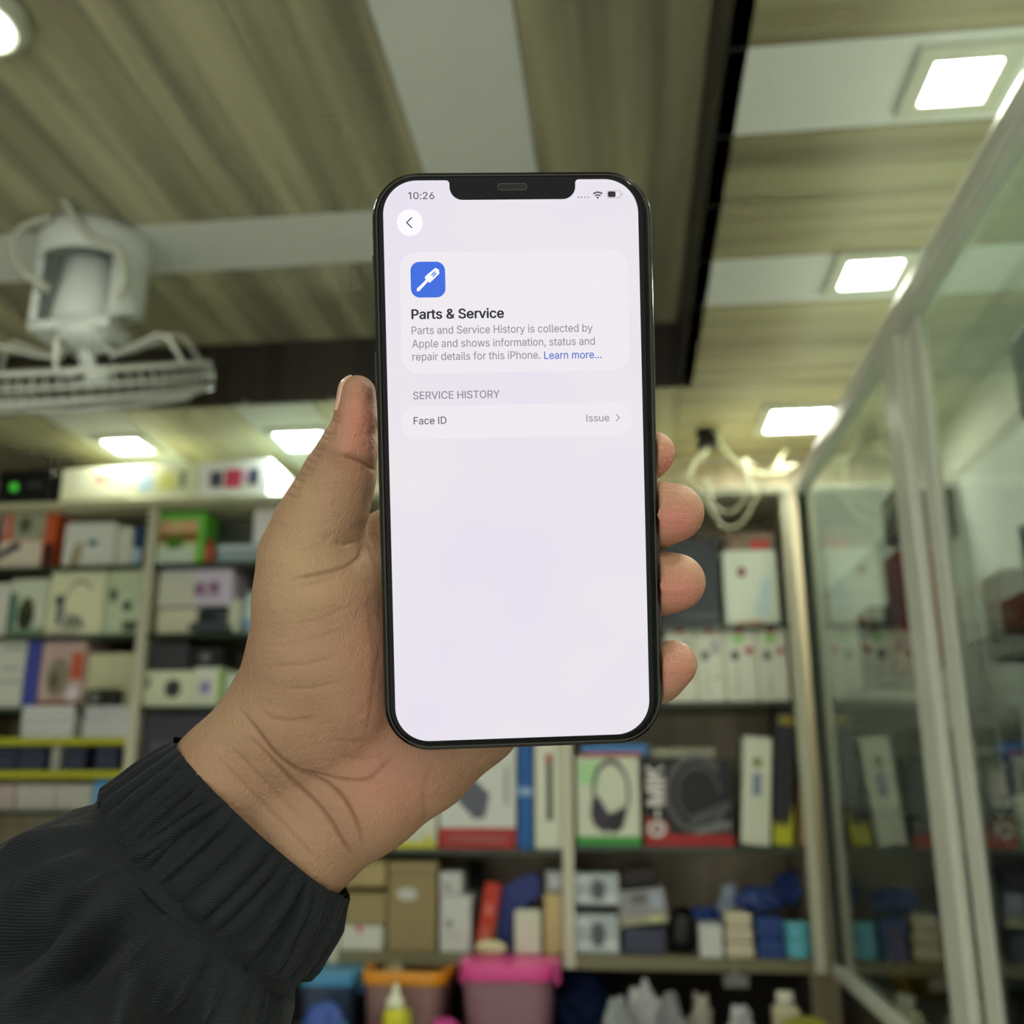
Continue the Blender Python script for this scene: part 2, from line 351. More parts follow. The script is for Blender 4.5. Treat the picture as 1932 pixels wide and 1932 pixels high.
# -- top of the shelving
carton('carton', (115, 883, 246, 943), 'long white carton on top of the shelving, left one, small red print', 'box', (224, 228, 190), 0.26, YS, [('r', .50, .55, .60, .8, (220, 150, 130)), ('r', .63, .55, .70, .8, (220, 150, 130)), ('r', .80, .55, .86, .78, (150, 170, 120)), ('r', 0, .2, 1, .24, (236, 240, 200))], .785, .003, group='white cartons on top of the shelving')
carton('carton', (247, 877, 372, 941), 'long white carton on top of the shelving, middle one, with pale blue and yellow print', 'box', (224, 230, 188), 0.25, YS-.004, [('o', .22, .5, .13, .28, (190, 214, 214)), ('r', .42, .3, .68, .78, (222, 222, 130)), ('r', .74, .35, .82, .8, (140, 155, 100))], .785, .003, group='white cartons on top of the shelving')
carton('carton', (375, 869, 508, 936), 'long white carton on top of the shelving, right one, with dark and pink figures', 'box', (226, 228, 212), 0.27, YS-.008, [('r', .16, .3, .34, .72, (84, 80, 90)), ('r', .38, .28, .60, .76, (206, 70, 96)), ('r', .72, .35, .84, .75, (60, 66, 96)), ('r', .62, .5, .7, .7, (220, 170, 200))], .785, .003, group='white cartons on top of the shelving')
rt = MB().box(-1.83, -1.66, YS, YS+.2, .786, .895, bev=.006).build('power_backup_unit', C((14, 16, 15), .35)); tag(rt, 'black electronic unit with a green light, on top of the shelving at far left', 'device')
MB().lathe((-1.775, YS-.001, .842), [(0.0125, 0), (0.0125, -.003), (0.001, -.004)], 20, axis=1).build('status_light', mat('green_led', (70, 190, 60), .4, emit=.6), rt)
MB().box(-1.735, -1.69, YS-.0015, YS, .838, .855).build('name_plate', C((70, 70, 66)), rt)
# -- row one, bay one
A = .60
carton('carton', (2, 964, 104, 1069), 'orange carton with a grey picture and a black handset on white', 'box', (212, 92, 44), .15, YS+.03, [('r', 0, .55, .12, 1, (206, 150, 130)), ('r', .2, .5, .8, .97, (166, 170, 140)), ('o', .42, .76, .12, .14, (96, 100, 78)), ('r', 0, .02, .78, .48, (222, 212, 186)), ('p', [(0, .16), (.4, .36), (.38, .44), (.3, .46), (0, .28)], (44, 48, 50)), ('r', .82, 0, 1, .42, (64, 28, 16))], A, .003)
carton('carton', (117, 983, 217, 1068), 'white rounded box with small teal print, beside the orange carton', 'box', (222, 226, 208), .12, YS+.03, [('o', .58, .52, .10, .07, (40, 120, 110)), ('p', [(.18, .02), (.36, .02), (.42, .5), (.3, .55), (.2, .3)], (172, 166, 128))], A, .012, tilt=0)
carton('carton', (221, 994, 249, 1068), 'slim plain white box between the white rounded box and the blue box', 'box', (214, 220, 196), .12, YS+.03, (), A)
carton('carton', (251, 994, 267, 1068), 'slim navy and pale blue box standing by the lime green pack', 'box', (44, 76, 116), .12, YS+.03, [('r', 0, 0, 1, .45, (176, 204, 214))], A)
# -- row one, bay two
carton('carton', (291, 966, 386, 1062), 'bright green pack with tan fruit picture and a dark green point', 'box', (116, 206, 74), .10, YS+.025, [('r', .0, .05, .86, .82, (198, 222, 158)), ('r', .06, .60, .42, .84, (218, 178, 128)), ('r', .48, .60, .84, .84, (224, 182, 132)), ('r', .04, .42, .86, .60, (150, 104, 44)), ('p', [(.18, .52), (.66, .52), (.42, .12)], (78, 134, 34)), ('r', .1, .02, .8, .3, (208, 222, 198))], A, .004)
mb = MB().lathe((atY(393, 1040, 2.63)[0], 2.64, A), [(.016, .001), (.018, .03), (.018, .05), (.010, .062), (.010, .075), (.001, .076)], 20)
tag(mb.build('small_bottle', C((190, 92, 66), .3), smooth=True), 'small orange-red bottle right of the bright green pack', 'bottle')
carton('carton', (410, 1026, 505, 1062), 'flat silver-grey box lying under a translucent pack by the thumb', 'box', (160, 178, 178), .14, YS+.03, [('r', 0, .72, 1, .95, (196, 210, 208))], A)
carton('carton', (402, 975, 482, 1020), 'dark grey-green clear pack leaning behind the silver-grey box', 'box', (104, 112, 94), .06, YS+.19, [('r', .5, .1, .95, .5, (140, 160, 150))], A, lean=0)
carton('carton', (478, 962, 556, 1026), 'bright white pack with faint print, just left of the thumb base', 'box', (230, 238, 228), .09, YS+.06, [('r', .3, .55, .6, .62, (226, 208, 190))], .664)
# -- row two, bay one
Bz = .40
carton('carton', (-14, 1100, 15, 1190), 'plain white box cut by the left edge of the second row', 'box', (214, 214, 196), .12, YS+.03, (), Bz)
carton('carton', (17, 1092, 88, 1190), 'white and teal box picturing a dark green gadget', 'box', (204, 214, 182), .12, YS+.03, [('r', 0, 0, .22, .75, (70, 120, 100)), ('o', .48, .38, .22, .30, (70, 84, 42)), ('o', .48, .3, .2, .2, (44, 50, 34)), ('r', 0, 0, 1, .14, (120, 146, 114))], Bz)
carton('carton', (92, 1078, 196, 1192), 'cream box with a grey desk lamp picture', 'box', (222, 226, 180), .13, YS+.03, [('g', .55, .45, .28, .42, .12, (150, 152, 126), 40, 200), ('o', .20, .55, .09, .09, (78, 82, 84)), ('r', .16, .18, .28, .46, (112, 118, 124)), ('p', [(.3, .12), (.7, .12), (.62, .3), (.36, .34)], (142, 150, 126)), ('r', .1, .02, .6, .1, (190, 190, 164))], Bz)
carton('carton', (200, 1076, 266, 1192), 'pale green box with two dark earbuds pictured', 'box', (194, 210, 170), .13, YS+.03, [('o', .2, .62, .13, .1, (90, 106, 84)), ('o', .62, .44, .13, .09, (90, 106, 84)), ('r', .55, .05, .95, .22, (92, 106, 74)), ('r', 0, .86, .9, .96, (206, 214, 164))], Bz)
# -- row two, bay two
carton('carton', (296, 1148, 372, 1194), 'plain cream box at the bottom of the second row, under the lilac one', 'box', (214, 214, 178), .14, YS+.03, (), Bz, group=None)
carton('carton', (300, 1073, 438, 1143), 'white-lilac box with purple lettering blots, above the cream box', 'box', LIL, .14, YS+.03, [('r', 0, 0, .5, .92, (208, 210, 184)), ('o', .56, .42, .07, .14, (140, 96, 132)), ('o', .74, .46, .05, .16, (132, 80, 126)), ('r', .5, .2, .85, .65, (190, 170, 188)), ('o', .56, .44, .06, .14, (134, 84, 126)), ('o', .76, .48, .045, .16, (130, 78, 124))], atY(350, 1145, YS+.03)[2]+.001, .008)
wc = empty('webcam_dock', (atY(396, 1180, 2.61)[0], 2.61, Bz)); X = ORG[wc.name][0]
MB().box(X-.052, X+.052, 2.585-.0, 2.66, Bz+.0035, Bz+.026, bev=.006).build('base', C((66, 76, 80), .4), wc)
MB().box(X-.034, X+.036, 2.60, 2.65, Bz+.026, Bz+.066, bev=.006).build('body', C((58, 68, 70), .4), wc)
MB().box(X-.022, X+.024, 2.598, 2.602, Bz+.034, Bz+.056, bev=.001).build('display', C((20, 40, 40), .2), wc)
tag(wc, 'dark grey desktop dock standing in front of the cream box', 'device')
cy = empty('white_canister', (atY(474, 1190, 2.66)[0]+.004, 2.68, Bz)); X = ORG[cy.name][0]
MB().lathe((X, 2.68, Bz), [(.034, .001), (.036, .01), (.036, .10), (.03, .125), (.001, .13)], 28).build('body', C((206, 226, 220), .35), cy, smooth=True)
MB().lathe((X, 2.68, Bz), [(.0365, .012), (.0365, .045)], 28).build('blue_band', C((150, 196, 216), .35), cy, smooth=True)
tag(cy, 'pale rounded canister with a blue band beside the hand, second row', 'canister')
carton('carton', (430, 1130, 452, 1192), 'small white box between the dark dock and the pale canister', 'box', (212, 216, 184), .1, YS+.04, (), Bz)
# -- row three
Cz = .20
carton('carton', (-30, 1207, 45, 1323), 'white box with rows of grey print at the left edge, third row', 'box', (204, 210, 190), .12, YS+.03, [('r', .45, .85, .95, .9, (160, 164, 150)), ('r', .45, .55, .9, .6, (170, 174, 160)), ('r', .45, .35, .95, .4, (170, 174, 160))], Cz)
carton('carton', (47, 1207, 74, 1323), 'tall slim royal blue box in the third row', 'box', (66, 76, 160), .13, YS+.03, (), Cz)
carton('carton', (76, 1210, 158, 1323), 'pinkish box with an orange panel and a brown picture', 'box', (196, 170, 156), .13, YS+.03, [('r', .70, .42, .98, .82, (196, 92, 52)), ('o', .42, .45, .26, .3, (142, 134, 112)), ('r', 0, 0, 1, .1, (140, 74, 42)), ('o', .8, .2, .14, .12, (214, 206, 206)), ('o', .36, .4, .1, .14, (92, 94, 66))], Cz)
carton('carton', (163, 1232, 254, 1323), 'plain cream box behind the small black camera', 'box', (204, 206, 160), .12, YS+.05, (), Cz)
dc = empty('small_camera', (atY(192, 1322, 2.60)[0], 2.615, Cz)); X = ORG[dc.name][0]
MB().box(X-.045, X+.045, 2.588, 2.632, Cz+.0035, Cz+.048, bev=.010).build('body', C((26, 32, 22), .35), dc)
MB().lathe((X-.012, 2.588, Cz+.024), [(.015, 0), (.015, -.006), (.001, -.007)], 20, axis=1).build('lens', C((110, 118, 104), .2), dc)
tag(dc, 'small black camera standing in front of the plain cream box', 'camera')
carton('carton', (284, 1211, 354, 1262), 'dark charcoal box lying on the two white lens boxes, left one', 'box', (58, 60, 64), .12, YS+.03, (), atY(320, 1263, YS+.03)[2])
carton('carton', (358, 1222, 418, 1258), 'black box with a white spot on top of the lens boxes', 'box', (22, 24, 22), .12, YS+.03, [('o', .5, .5, .16, .26, (110, 116, 112))], atY(395, 1259, YS+.03)[2])
carton('carton', (269, 1265, 364, 1331), 'white box with a dark round lens on its face', 'box', (214, 220, 182), .13, YS+.03, [('o', .60, .50, .17, .26, (98, 100, 92)), ('o', .60, .50, .11, .17, (48, 50, 46)), ('r', .06, .5, .14, .8, (130, 136, 110))], Cz)
carton('carton', (365, 1259, 420, 1331), 'white box with a lilac lens and a lime green side strip', 'box', (212, 220, 190), .13, YS+.03, [('o', .40, .48, .24, .2, (180, 180, 196)), ('o', .40, .48, .14, .12, (128, 126, 168)), ('r', .86, 0, 1, .96, (140, 190, 60))], Cz)
carton('carton', (424, 1270, 462, 1331), 'small green-white box half hidden by the wrist, third row', 'box', (196, 212, 180), .12, YS+.03, (), Cz)
# -- stacks of flat white boxes and row of blue packs
def stack(x0, x1, ytop, ybot, n, grp, words, Y, zb):
    zt = atY((x0+x1)/2, ytop, Y)[2]; h = (zt-zb)/n
    for k in range(n):
        a = atY(x0, (ytop+ybot)/2, Y)[0]+rnd.uniform(-.003, .003); b = atY(x1, (ytop+ybot)/2, Y)[0]+rnd.uniform(-.003, .003)
        o = MB().box(a, b, Y+rnd.uniform(-.003, .003), Y+.13, zb+k*h+.0006, zb+(k+1)*h-.0006, bev=.002).build('flat_box', C((210, 212, 204)))
        MB().box(a+.002, b-.002, Y-.0036, Y-.0031, zb+(k+.42)*h, zb+(k+.5)*h).build('lid_line', C((150, 150, 144)), o)
        place = ['lowest', 'second from the bottom', 'third from the bottom', 'topmost'][k] if n == 4 else ['lowest', 'middle', 'topmost'][k]
        tag(o, 'flat white box, %s of the %s' % (place, words), 'box', grp)
stack(42, 138, 1331, 1397, 3, 'left stack of flat white boxes', 'left stack above the yellow shelf', YS-.0, .1185)
stack(158, 244, 1331, 1390, 4, 'right stack of flat white boxes', 'right stack above the yellow shelf', YS-.0, .1185)
for x0, x1, w in ((-6, 30, 'leftmost'), (34, 84, 'second from the left'), (122, 160, 'third from the left'), (180, 222, 'rightmost')):
    carton('blue_pack', (x0, 1409, x1, 1447), 'small navy pack between the two yellow shelf edges, %s' % w, 'pack', (44, 50, 74), .1, YS+.02, [('r', .1, .3, .9, .36, (80, 86, 106))], .0305, group='navy packs between the yellow shelf edges')
carton('carton', (96, 1407, 112, 1447), 'thin grey divider box between the navy packs', 'box', (160, 162, 150), .1, YS+.01, (), .0305)
carton('carton', (272, 1346, 408, 1452), 'large dark slate box with a pale disc, beside the jacket cuff', 'box', (62, 62, 72), .15, YS+.03, [('o', .62, .25, .4, .45, (112, 112, 116)), ('r', .1, .6, .4, .7, (92, 88, 98)), ('o', .62, .2, .3, .33, (92, 90, 98))], -.0745+.0)
carton('carton', (-20, 1480, 27, 1530), 'pinkish white box cut by the left edge, above the sleeve', 'box', (184, 170, 158), .12, YS+.03, (), -.0745)
for x0, x1, w in ((30, 102, 'left'), (104, 172, 'right')):
    carton('carton', (x0, 1479, x1, 1531), 'low grey-white box just above the sleeve, %s of the pair' % w, 'box', (186, 186, 170), .14, YS+.03, (), -.0745)
carton('carton', (175, 1472, 214, 1531), 'sky blue box above the sleeve by the cuff', 'box', (76, 144, 196), .12, YS+.03, [('r', .1, .1, .7, .8, (110, 174, 216))], -.0745)
# -- middle bay, fourth row
Mz = -.165
carton('carton', (690, 1560, 738, 1613), 'teal box whose corner shows under the palm', 'box', (120, 152, 140), .12, YS+.03, (), Mz)
carton('carton', (744, 1480, 824, 1614), 'white box with a yellow lower band, under the heel of the hand', 'box', (206, 210, 184), .13, YS+.03, [('r', 0, 0, 1, .1, (214, 212, 50)), ('r', .72, .0, .9, .2, (204, 200, 70)), ('r', .2, .3, .5, .32, (150, 156, 130))], Mz)
carton('carton', (829, 1398, 973, 1615), 'white box with a dark grey phone picture and a red bottom band', 'box', (208, 214, 198), .12, YS+.02, [('r', 0, 0, 1, .19, (176, 44, 40)), ('r', .12, .05, .88, .13, (168, 84, 74)), ('p', [(.10, .55), (.40, .68), (.66, .50), (.60, .28), (.46, .27)], (100, 104, 110)), ('r', .86, .4, .9, .75, (150, 156, 144))], Mz)
carton('carton', (977, 1398, 1005, 1613), 'tall narrow blue box with a pale band', 'box', (30, 98, 164), .12, YS+.02, [('r', 0, .49, 1, .56, (150, 180, 204))], Mz)
carton('carton', (1009, 1400, 1063, 1614), 'tall narrow white box with a black stylus picture and red tip', 'box', (214, 218, 188), .10, YS+.02, [('r', .42, .26, .62, .86, (50, 56, 50)), ('o', .52, .85, .14, .04, (176, 76, 66))], Mz)
# -- middle bay, bottom row
Lz = -.41
carton('carton', (630, 1746, 722, 1794), 'white low box with a red triangle mark, beside the cuff', 'box', (204, 208, 188), .14, YS+.02, [('p', [(.42, .98), (.62, .98), (.52, .60)], (204, 108, 90))], Lz)
zc = atY(680, 1745, YS+.02)[2]
carton('carton', (636, 1684, 728, 1745), 'brown cardboard carton on the white low box, lower of two', 'box', (160, 146, 94), .16, YS+.03, (), zc+.001, seam=True)
carton('carton', (636, 1622, 728, 1683), 'brown cardboard carton on the white low box, upper of two', 'box', (176, 160, 104), .16, YS+.03, (), zc+.0895, seam=True)
carton('carton', (731, 1625, 823, 1795), 'tall brown cardboard carton with a small white label', 'box', (152, 136, 88), .16, YS+.02, [('o', .40, .63, .21, .07, (196, 202, 186))], Lz, seam=True)
carton('carton', (830, 1690, 888, 1795), 'lower white box with grey print right of the tall brown carton', 'box', (200, 206, 192), .12, YS+.02, [('o', .3, .5, .12, .08, (140, 148, 138)), ('r', .1, .3, .8, .33, (170, 176, 164))], Lz)
zz = atY(850, 1689, YS+.02)[2]
carton('carton', (830, 1645, 871, 1688), 'upper white box with a grey spot beside the red box', 'box', (194, 200, 186), .12, YS+.02, [('o', .35, .35, .16, .16, (144, 150, 142))], zz+.001)
carton('carton', (896, 1668, 926, 1764), 'bright red box leaning beside the blue pouch', 'box', (192, 58, 34), .05, YS+.0, [('o', .5, .62, .3, .1, (206, 110, 90)), ('r', .2, .05, .8, .35, (190, 96, 78))], Lz+.001, tilt=-9)
carton('carton', (926, 1700, 934, 1775), 'thin green pack between the red box and the blue pouch', 'box', (66, 104, 40), .06, YS+.03, (), Lz+.0, tilt=-5)
blk = MB().lathe((atY(896, 1645, 2.80)[0], 2.80, Lz), [(.03, .001), (.03, .15), (.024, .155), (.024, .20), (.001, .203)], 24).build('black_canister', C((40, 42, 36), .4), smooth=True)
tag(blk, 'black canister standing behind the red box', 'canister')
def pillow(name, c, size, col, label, cat, seed, rz=0, ry=0, rough=0.45, amp=.18, group=None, bag=False):
    bm = bmesh.new(); bmesh.ops.create_cube(bm, size=2); bmesh.ops.subdivide_edges(bm, edges=list(bm.edges), cuts=7, use_grid_fill=True)
    r = random.Random(seed); ph = [(r.uniform(-4, 4), r.uniform(-4, 4), r.uniform(-4, 4), r.uniform(0, 6)) for _ in range(7)]
    for q in bm.verts:
        p = q.co.copy(); s_ = 1-.30*(p.x*p.x*p.z*p.z)-.16*p.y*p.y*(abs(p.x)**3+abs(p.z)**3)/2
        k = sum(math.sin(a*p.x+b*p.y+c_*p.z+d) for a, b, c_, d in ph)/7*amp
        q.co = Vector((p.x*size[0]/2*s_*(1+k), p.y*size[1]/2*(1+k*1.3)*(1-.5*max(abs(p.x), abs(p.z))**4), p.z*size[2]/2*s_*(1+k*.8)))
    M = Matrix.Rotation(rz, 3, 'Z') @ Matrix.Rotation(ry, 3, 'Y')
    for q in bm.verts: q.co = M @ q.co
    zmin = min(q.co.z for q in bm.verts)
    for q in bm.verts: q.co += Vector((c[0], c[1], c[2]-zmin))
    o = MB().bm(bm).build(name, C(col, rough), smooth=True)
    if cat: tag(o, label, cat, group)
    return o
def crumple(name, c, size, col, label, cat, seed, group=None, rough=.35):
    bm = bmesh.new(); bmesh.ops.create_icosphere(bm, subdivisions=3, radius=1); r = random.Random(seed)
    ph_ = [(r.uniform(-4.5, 4.5), r.uniform(-4.5, 4.5), r.uniform(-4.5, 4.5), r.uniform(0, 6)) for _ in range(6)]
    for q in bm.verts:
        p = q.co; k = sum(abs(math.sin(a*p.x+b*p.y+c_*p.z+d)) for a, b, c_, d in ph_)/6
        q.co = p*(.40+.95*k+r.uniform(-.10, .10))
    mx_ = [max(abs(q.co[i]) for q in bm.verts) for i in range(3)]; zl = min(q.co.z for q in bm.verts)
    for q in bm.verts: q.co = Vector((c[0]+q.co.x/mx_[0]*size[0]/2, c[1]+q.co.y/mx_[1]*size[1]/2, c[2]+(q.co.z-zl)/(mx_[2]-zl)*size[2]))
    return tag(MB().bm(bm).build(name, C(col, rough)), label, cat, group)
def pl(px0, py0, px1, py1, Y, zb=None):
    a = atY(px0, (py0+py1)/2, Y); b = atY(px1, (py0+py1)/2, Y); t = atY((px0+px1)/2, py0, Y)[2]; bt = atY((px0+px1)/2, py1, Y)[2]
    return ((a[0]+b[0])/2, Y, bt if zb is None else zb), (b[0]-a[0], 0, t-(bt if zb is None else zb))
c, s = pl(920, 1648, 1012, 1792, 2.68, Lz)
bp = MB(); X0, X1 = c[0]-s[0]/2, c[0]+s[0]/2; H_ = s[2]
prof = [(X0-.005, Lz+H_*.72), (X0+.03, Lz+H_*.80), (X1-.015, Lz+H_*1.02), (X1+.01, Lz+H_*.98), (X1+.012, Lz+H_*.70), (X1-.02, Lz+H_*.64), (X1+.01, Lz+.001), (X0+.04, Lz+.001), (X0+.02, Lz+H_*.4)]
n = len(prof)
bp.add([(a, 2.655, b) for a, b in prof]+[(a, 2.71, b) for a, b in prof], [list(range(n)), list(range(2*n-1, n-1, -1))]+[[i, n+i, n+(i+1) % n, (i+1) % n] for i in range(n)])
tag(bp.build('folded_blue_folder', C((42, 56, 122))), 'royal blue folded bag with a flopped over corner, bottom row', 'bag')
carton('carton', (970, 1718, 1020, 1792), 'small square white box in front of the blue folded bag', 'box', (206, 214, 184), .05, YS-.01+.01, (), Lz, .006)
carton('carton', (1027, 1686, 1062, 1795), 'tan cardboard box right of the small square white box', 'box', (196, 180, 118), .12, YS+.02, [('r', .3, .1, .8, .5, (184, 170, 120))], Lz)
carton('carton', (1030, 1643, 1063, 1684), 'small grey-white box on top of the tan cardboard box', 'box', (158, 164, 160), .1, YS+.03, [('o', .5, .5, .25, .3, (196, 202, 194))], atY(1045, 1685, YS+.02)[2]+.001)
pillow('small_cream_pouch', (atY(925, 1785, 2.585)[0], 2.585, Lz), (.08, .03, .035), (206, 208, 160), 'small crumpled cream pouch in front of the red box', 'pouch', 3)
# -- right bay
Rz = .40
carton('carton', (1246, 1016, 1357, 1158), 'dark slate box behind the ring finger, top row right', 'box', (52, 60, 62), .12, YS+.04, [('r', .3, .1, .95, .14, (96, 102, 98)), ('r', .4, .80, .75, .84, (70, 76, 80))], Rz)
carton('carton', (1365, 1037, 1468, 1158), 'white box with a small dark red spot and pale blue strap picture', 'box', (206, 216, 190), .12, YS+.03, [('o', .34, .70, .08, .07, (120, 36, 34)), ('p', [(.52, .12), (.78, .12), (.88, .62), (.70, .62)], (182, 206, 196)), ('r', .2, 0, .7, .05, (206, 150, 110))], Rz, .005)
carton('carton', (1366, 1004, 1462, 1034), 'low brown and red box lying on top of the white strap box', 'box', (128, 112, 86), .12, YS+.04, [('r', .5, 0, .88, .55, (190, 56, 44)), ('r', .1, 0, .3, .6, (150, 120, 100))], atY(1415, 1036, YS+.03)[2]+.001)
for k, (x0, x1, w) in enumerate(((1256, 1312, 'first from the phone'), (1314, 1366, 'second from the phone'), (1368, 1428, 'third from the phone, with a green badge'), (1430, 1486, 'last, beside the upright, with a green badge'))):
    pr = [('p', [(.28, 1), (.72, 1), (.62, .90), (.38, .90)], (186, 40, 40)), ('o', .32, .60, .14, .07, (86, 90, 88)), ('p', [(.2, .1), (.5, .1), (.42, .5), (.34, .5)], (196, 200, 178))]
    if k > 1: pr += [('o', .45, .82, .2, .06, (150, 206, 110)), ('o', .78, .66, .12, .05, (170, 50, 46))]
    else: pr += [('r', .6, .3, .9, .34, (170, 176, 150)), ('r', .55, .62, .85, .8, (170, 174, 164))]
    carton('earphone_box', (x0, 1180, x1, 1318), 'white earphone box with a red tab, %s' % w, 'box', (210, 214, 186), .11, YS+.03, pr, .2005, group='white earphone boxes under the ring finger')
Sz = -.155
carton('carton', (1088, 1428, 1207, 1593), 'white box with a black over-ear headphone picture and green base', 'box', (206, 214, 182), .10, YS+.02, [('r', 0, 0, 1, .10, (66, 160, 66)), ('r', .04, .68, .36, .95, (170, 214, 150)), ('g', .55, .60, .30, .38, .16, (86, 84, 86), -20, 200), ('g', .55, .60, .30, .38, .12, (86, 84, 86), 200, 340), ('p', [(.24, .50), (.34, .56), (.50, .36), (.56, .22), (.44, .14), (.28, .22), (.22, .34)], (64, 56, 68)), ('p', [(.52, .36), (.62, .38), (.74, .44), (.78, .34), (.72, .2), (.60, .14), (.46, .18)], (44, 44, 50))], Sz)
hp = carton('carton', (1215, 1433, 1382, 1593), 'black box with a coiled cable picture, red base and G-MIK lettering', 'box', (28, 32, 30), .10, YS+.02, [('r', 0, 0, 1, .13, (176, 40, 38)), ('p', [(0, .13), (.3, .13), (.26, .28), (0, .34)], (150, 40, 36)), ('g', .60, .60, .36, .46, .16, (92, 94, 88), 40, 330), ('g', .62, .60, .26, .34, .16, (74, 78, 72), 0, 300), ('p', [(.50, .2), (.98, .42), (.98, .52), (.55, .36)], (86, 84, 86)), ('p', [(.55, .12), (.98, .2), (.98, .3), (.6, .22)], (120, 122, 116))], Sz)
carton('carton', (1096, 1404, 1222, 1425), 'flat blue and red box lying on the headphone box', 'box', (64, 128, 184), .10, YS+.03, [('r', 0, 0, .9, .3, (190, 72, 62))], atY(1150, 1427, YS+.02)[2]+.001)
carton('carton', (1228, 1411, 1350, 1429), 'flat grey case lying on the black cable box', 'box', (146, 146, 120), .10, YS+.03, (), atY(1290, 1432, YS+.02)[2]+.001, .006)
carton('carton', (1392, 1392, 1446, 1592), 'tall narrow white box leaning left, with a small product picture', 'box', (214, 220, 188), .10, YS+.02, [('o', .5, .76, .16, .05, (134, 140, 60)), ('r', .35, .45, .65, .66, (130, 146, 160))], Sz, tilt=-5)
carton('carton', (1450, 1338, 1486, 1592), 'tall black box with a jagged yellow base, leaning by the upright', 'box', (44, 44, 46), .10, YS+.035, [('r', .15, .88, .95, .95, (150, 140, 40)), ('p', [(0, 0), (1, 0), (1, .30), (.8, .16), (.6, .12), (.45, .18), (.3, .12), (0, .18)], (200, 200, 40))], Sz, tilt=-5)
carton('wooden_slat', (1497, 1340, 1512, 1596), 'tan wooden slat leaning inside the upright, right end', 'slat', (186, 150, 94), .02, YS+.05, (), Sz, tilt=-5)
Tz = -.41
for k, (ya, yb, w) in enumerate(((1725, 1803, 'lower'), (1648, 1723, 'upper'))):
    carton('carton', (1081, ya, 1168, yb), 'silver patterned box, %s of the two stacked by the centre upright' % w, 'box', (174, 184, 178), .12, YS+.03, [('o', .55, .5, .16, .3, (92, 100, 98)), ('r', .05, .7, .35, .9, (206, 214, 206)), ('r', .7, .1, .95, .35, (204, 212, 200)), ('r', .1, .1, .4, .3, (204, 212, 208))], Tz+k*.1115, .003)
carton('carton', (1176, 1752, 1256, 1803), 'dark blue-grey box under the tilted grey magazine box', 'box', (62, 66, 84), .12, YS+.03, (), Tz)
carton('carton', (1172, 1684, 1262, 1748), 'light grey box with a photo print, tilted upward to the right', 'box', (148, 148, 142), .12, YS+.03, [('r', 0, 0, 1, .26, (164, 164, 130)), ('r', .6, .02, .9, .2, (196, 204, 140)), ('o', .45, .75, .2, .14, (108, 106, 106)), ('r', .65, .4, .95, .9, (164, 172, 178))], atY(1215, 1751, YS+.03)[2]+.0012, tilt=7)
carton('carton', (1178, 1640, 1238, 1668), 'dark brown flat box lying on the tilted grey box', 'box', (44, 40, 30), .1, YS+.06, (), atY(1215, 1672, YS+.06)[2], tilt=6)
c, s = pl(1258, 1712, 1316, 1803, 2.69, Tz); pillow('black_bag', c, (s[0], .09, s[2]), (16, 16, 16), 'black soft bag slumped between the dark box and the blue bag', 'bag', 5)
carton('carton', (1320, 1745, 1364, 1810), 'small plain white box in front of the blue bag, bottom row right', 'box', (206, 212, 198), .08, YS+.01, (), Tz)
for k in range(3):
    h = (atY(1396, 1722, YS)[2]-Tz)/3; a, b = atY(1370, 1770, YS)[0], atY(1423, 1770, YS)[0]
    o = MB().box(a+.001*k, b-.001*k, YS+.006, YS+.08, Tz+.0005+k*h, Tz+(k+1)*h-.001, bev=.007).build('small_cream_case', C((216, 208, 172)))
    MB().box(a+.006, b-.006, YS+.0045, YS+.007, Tz+k*h+h*.48, Tz+k*h+h*.54).build('lid_line', C((160, 150, 120)), o)
    tag(o, 'small cream case, %s of the stack of three' % ['bottom', 'middle', 'top'][k], 'case', 'stack of small cream cases')
for k in range(2):
    h = .047; a, b = atY(1430, 1780, YS)[0], atY(1480, 1780, YS)[0]
    o = MB().box(a, b, YS+.006, YS+.08, Tz+.0005+k*h, Tz+(k+1)*h-.001, bev=.006).build('small_blue_case', C((44, 76, 140)))
    MB().box(a+.006, b-.006, YS+.0045, YS+.007, Tz+k*h+h*.48, Tz+k*h+h*.54).build('lid_line', C((26, 44, 90)), o)
    tag(o, 'small blue case, %s of the two beside the cyan tins' % ['lower', 'upper'][k], 'case', 'stack of small blue cases')
for k in range(2):
    h = .041; X = atY(1509, 1790, YS)[0]
    tn = empty('cyan_tin', (X, YS+.045, Tz+.0005+k*h))
    MB().lathe((X, YS+.045, Tz+.0005+k*h), [(.029, 0), (.0325, .003), (.0325, .024)], 32).build('tin_body', C((104, 196, 206), .35), tn, smooth=True)
    MB().lathe((X, YS+.045, Tz+.0005+k*h), [(.0335, .0245), (.0335, .037), (.030, .0395), (.001, .040)], 32).build('tin_lid', C((122, 208, 216), .35), tn, smooth=True)
    tag(tn, 'round cyan tin, %s of the two in the lower right shelf corner' % ['lower', 'upper'][k], 'tin', 'stack of cyan tins')
z2 = Tz+.097
c, s = pl(1300, 1702, 1362, 1744, 2.72, Tz); 
crumple('blue_bag', (c[0], 2.76, Tz), (s[0], .07, s[2]), (52, 86, 160), 'bright blue soft bag behind the small plain white box', 'bag', 11)
c, s = pl(1352, 1664, 1398, 1722, 2.74, Tz); crumple('silver_bag', (c[0], 2.79, Tz), (s[0], .05, s[2]), (186, 202, 210), 'crinkled silver plastic bag standing behind the cream cases', 'bag', 12, rough=.25)
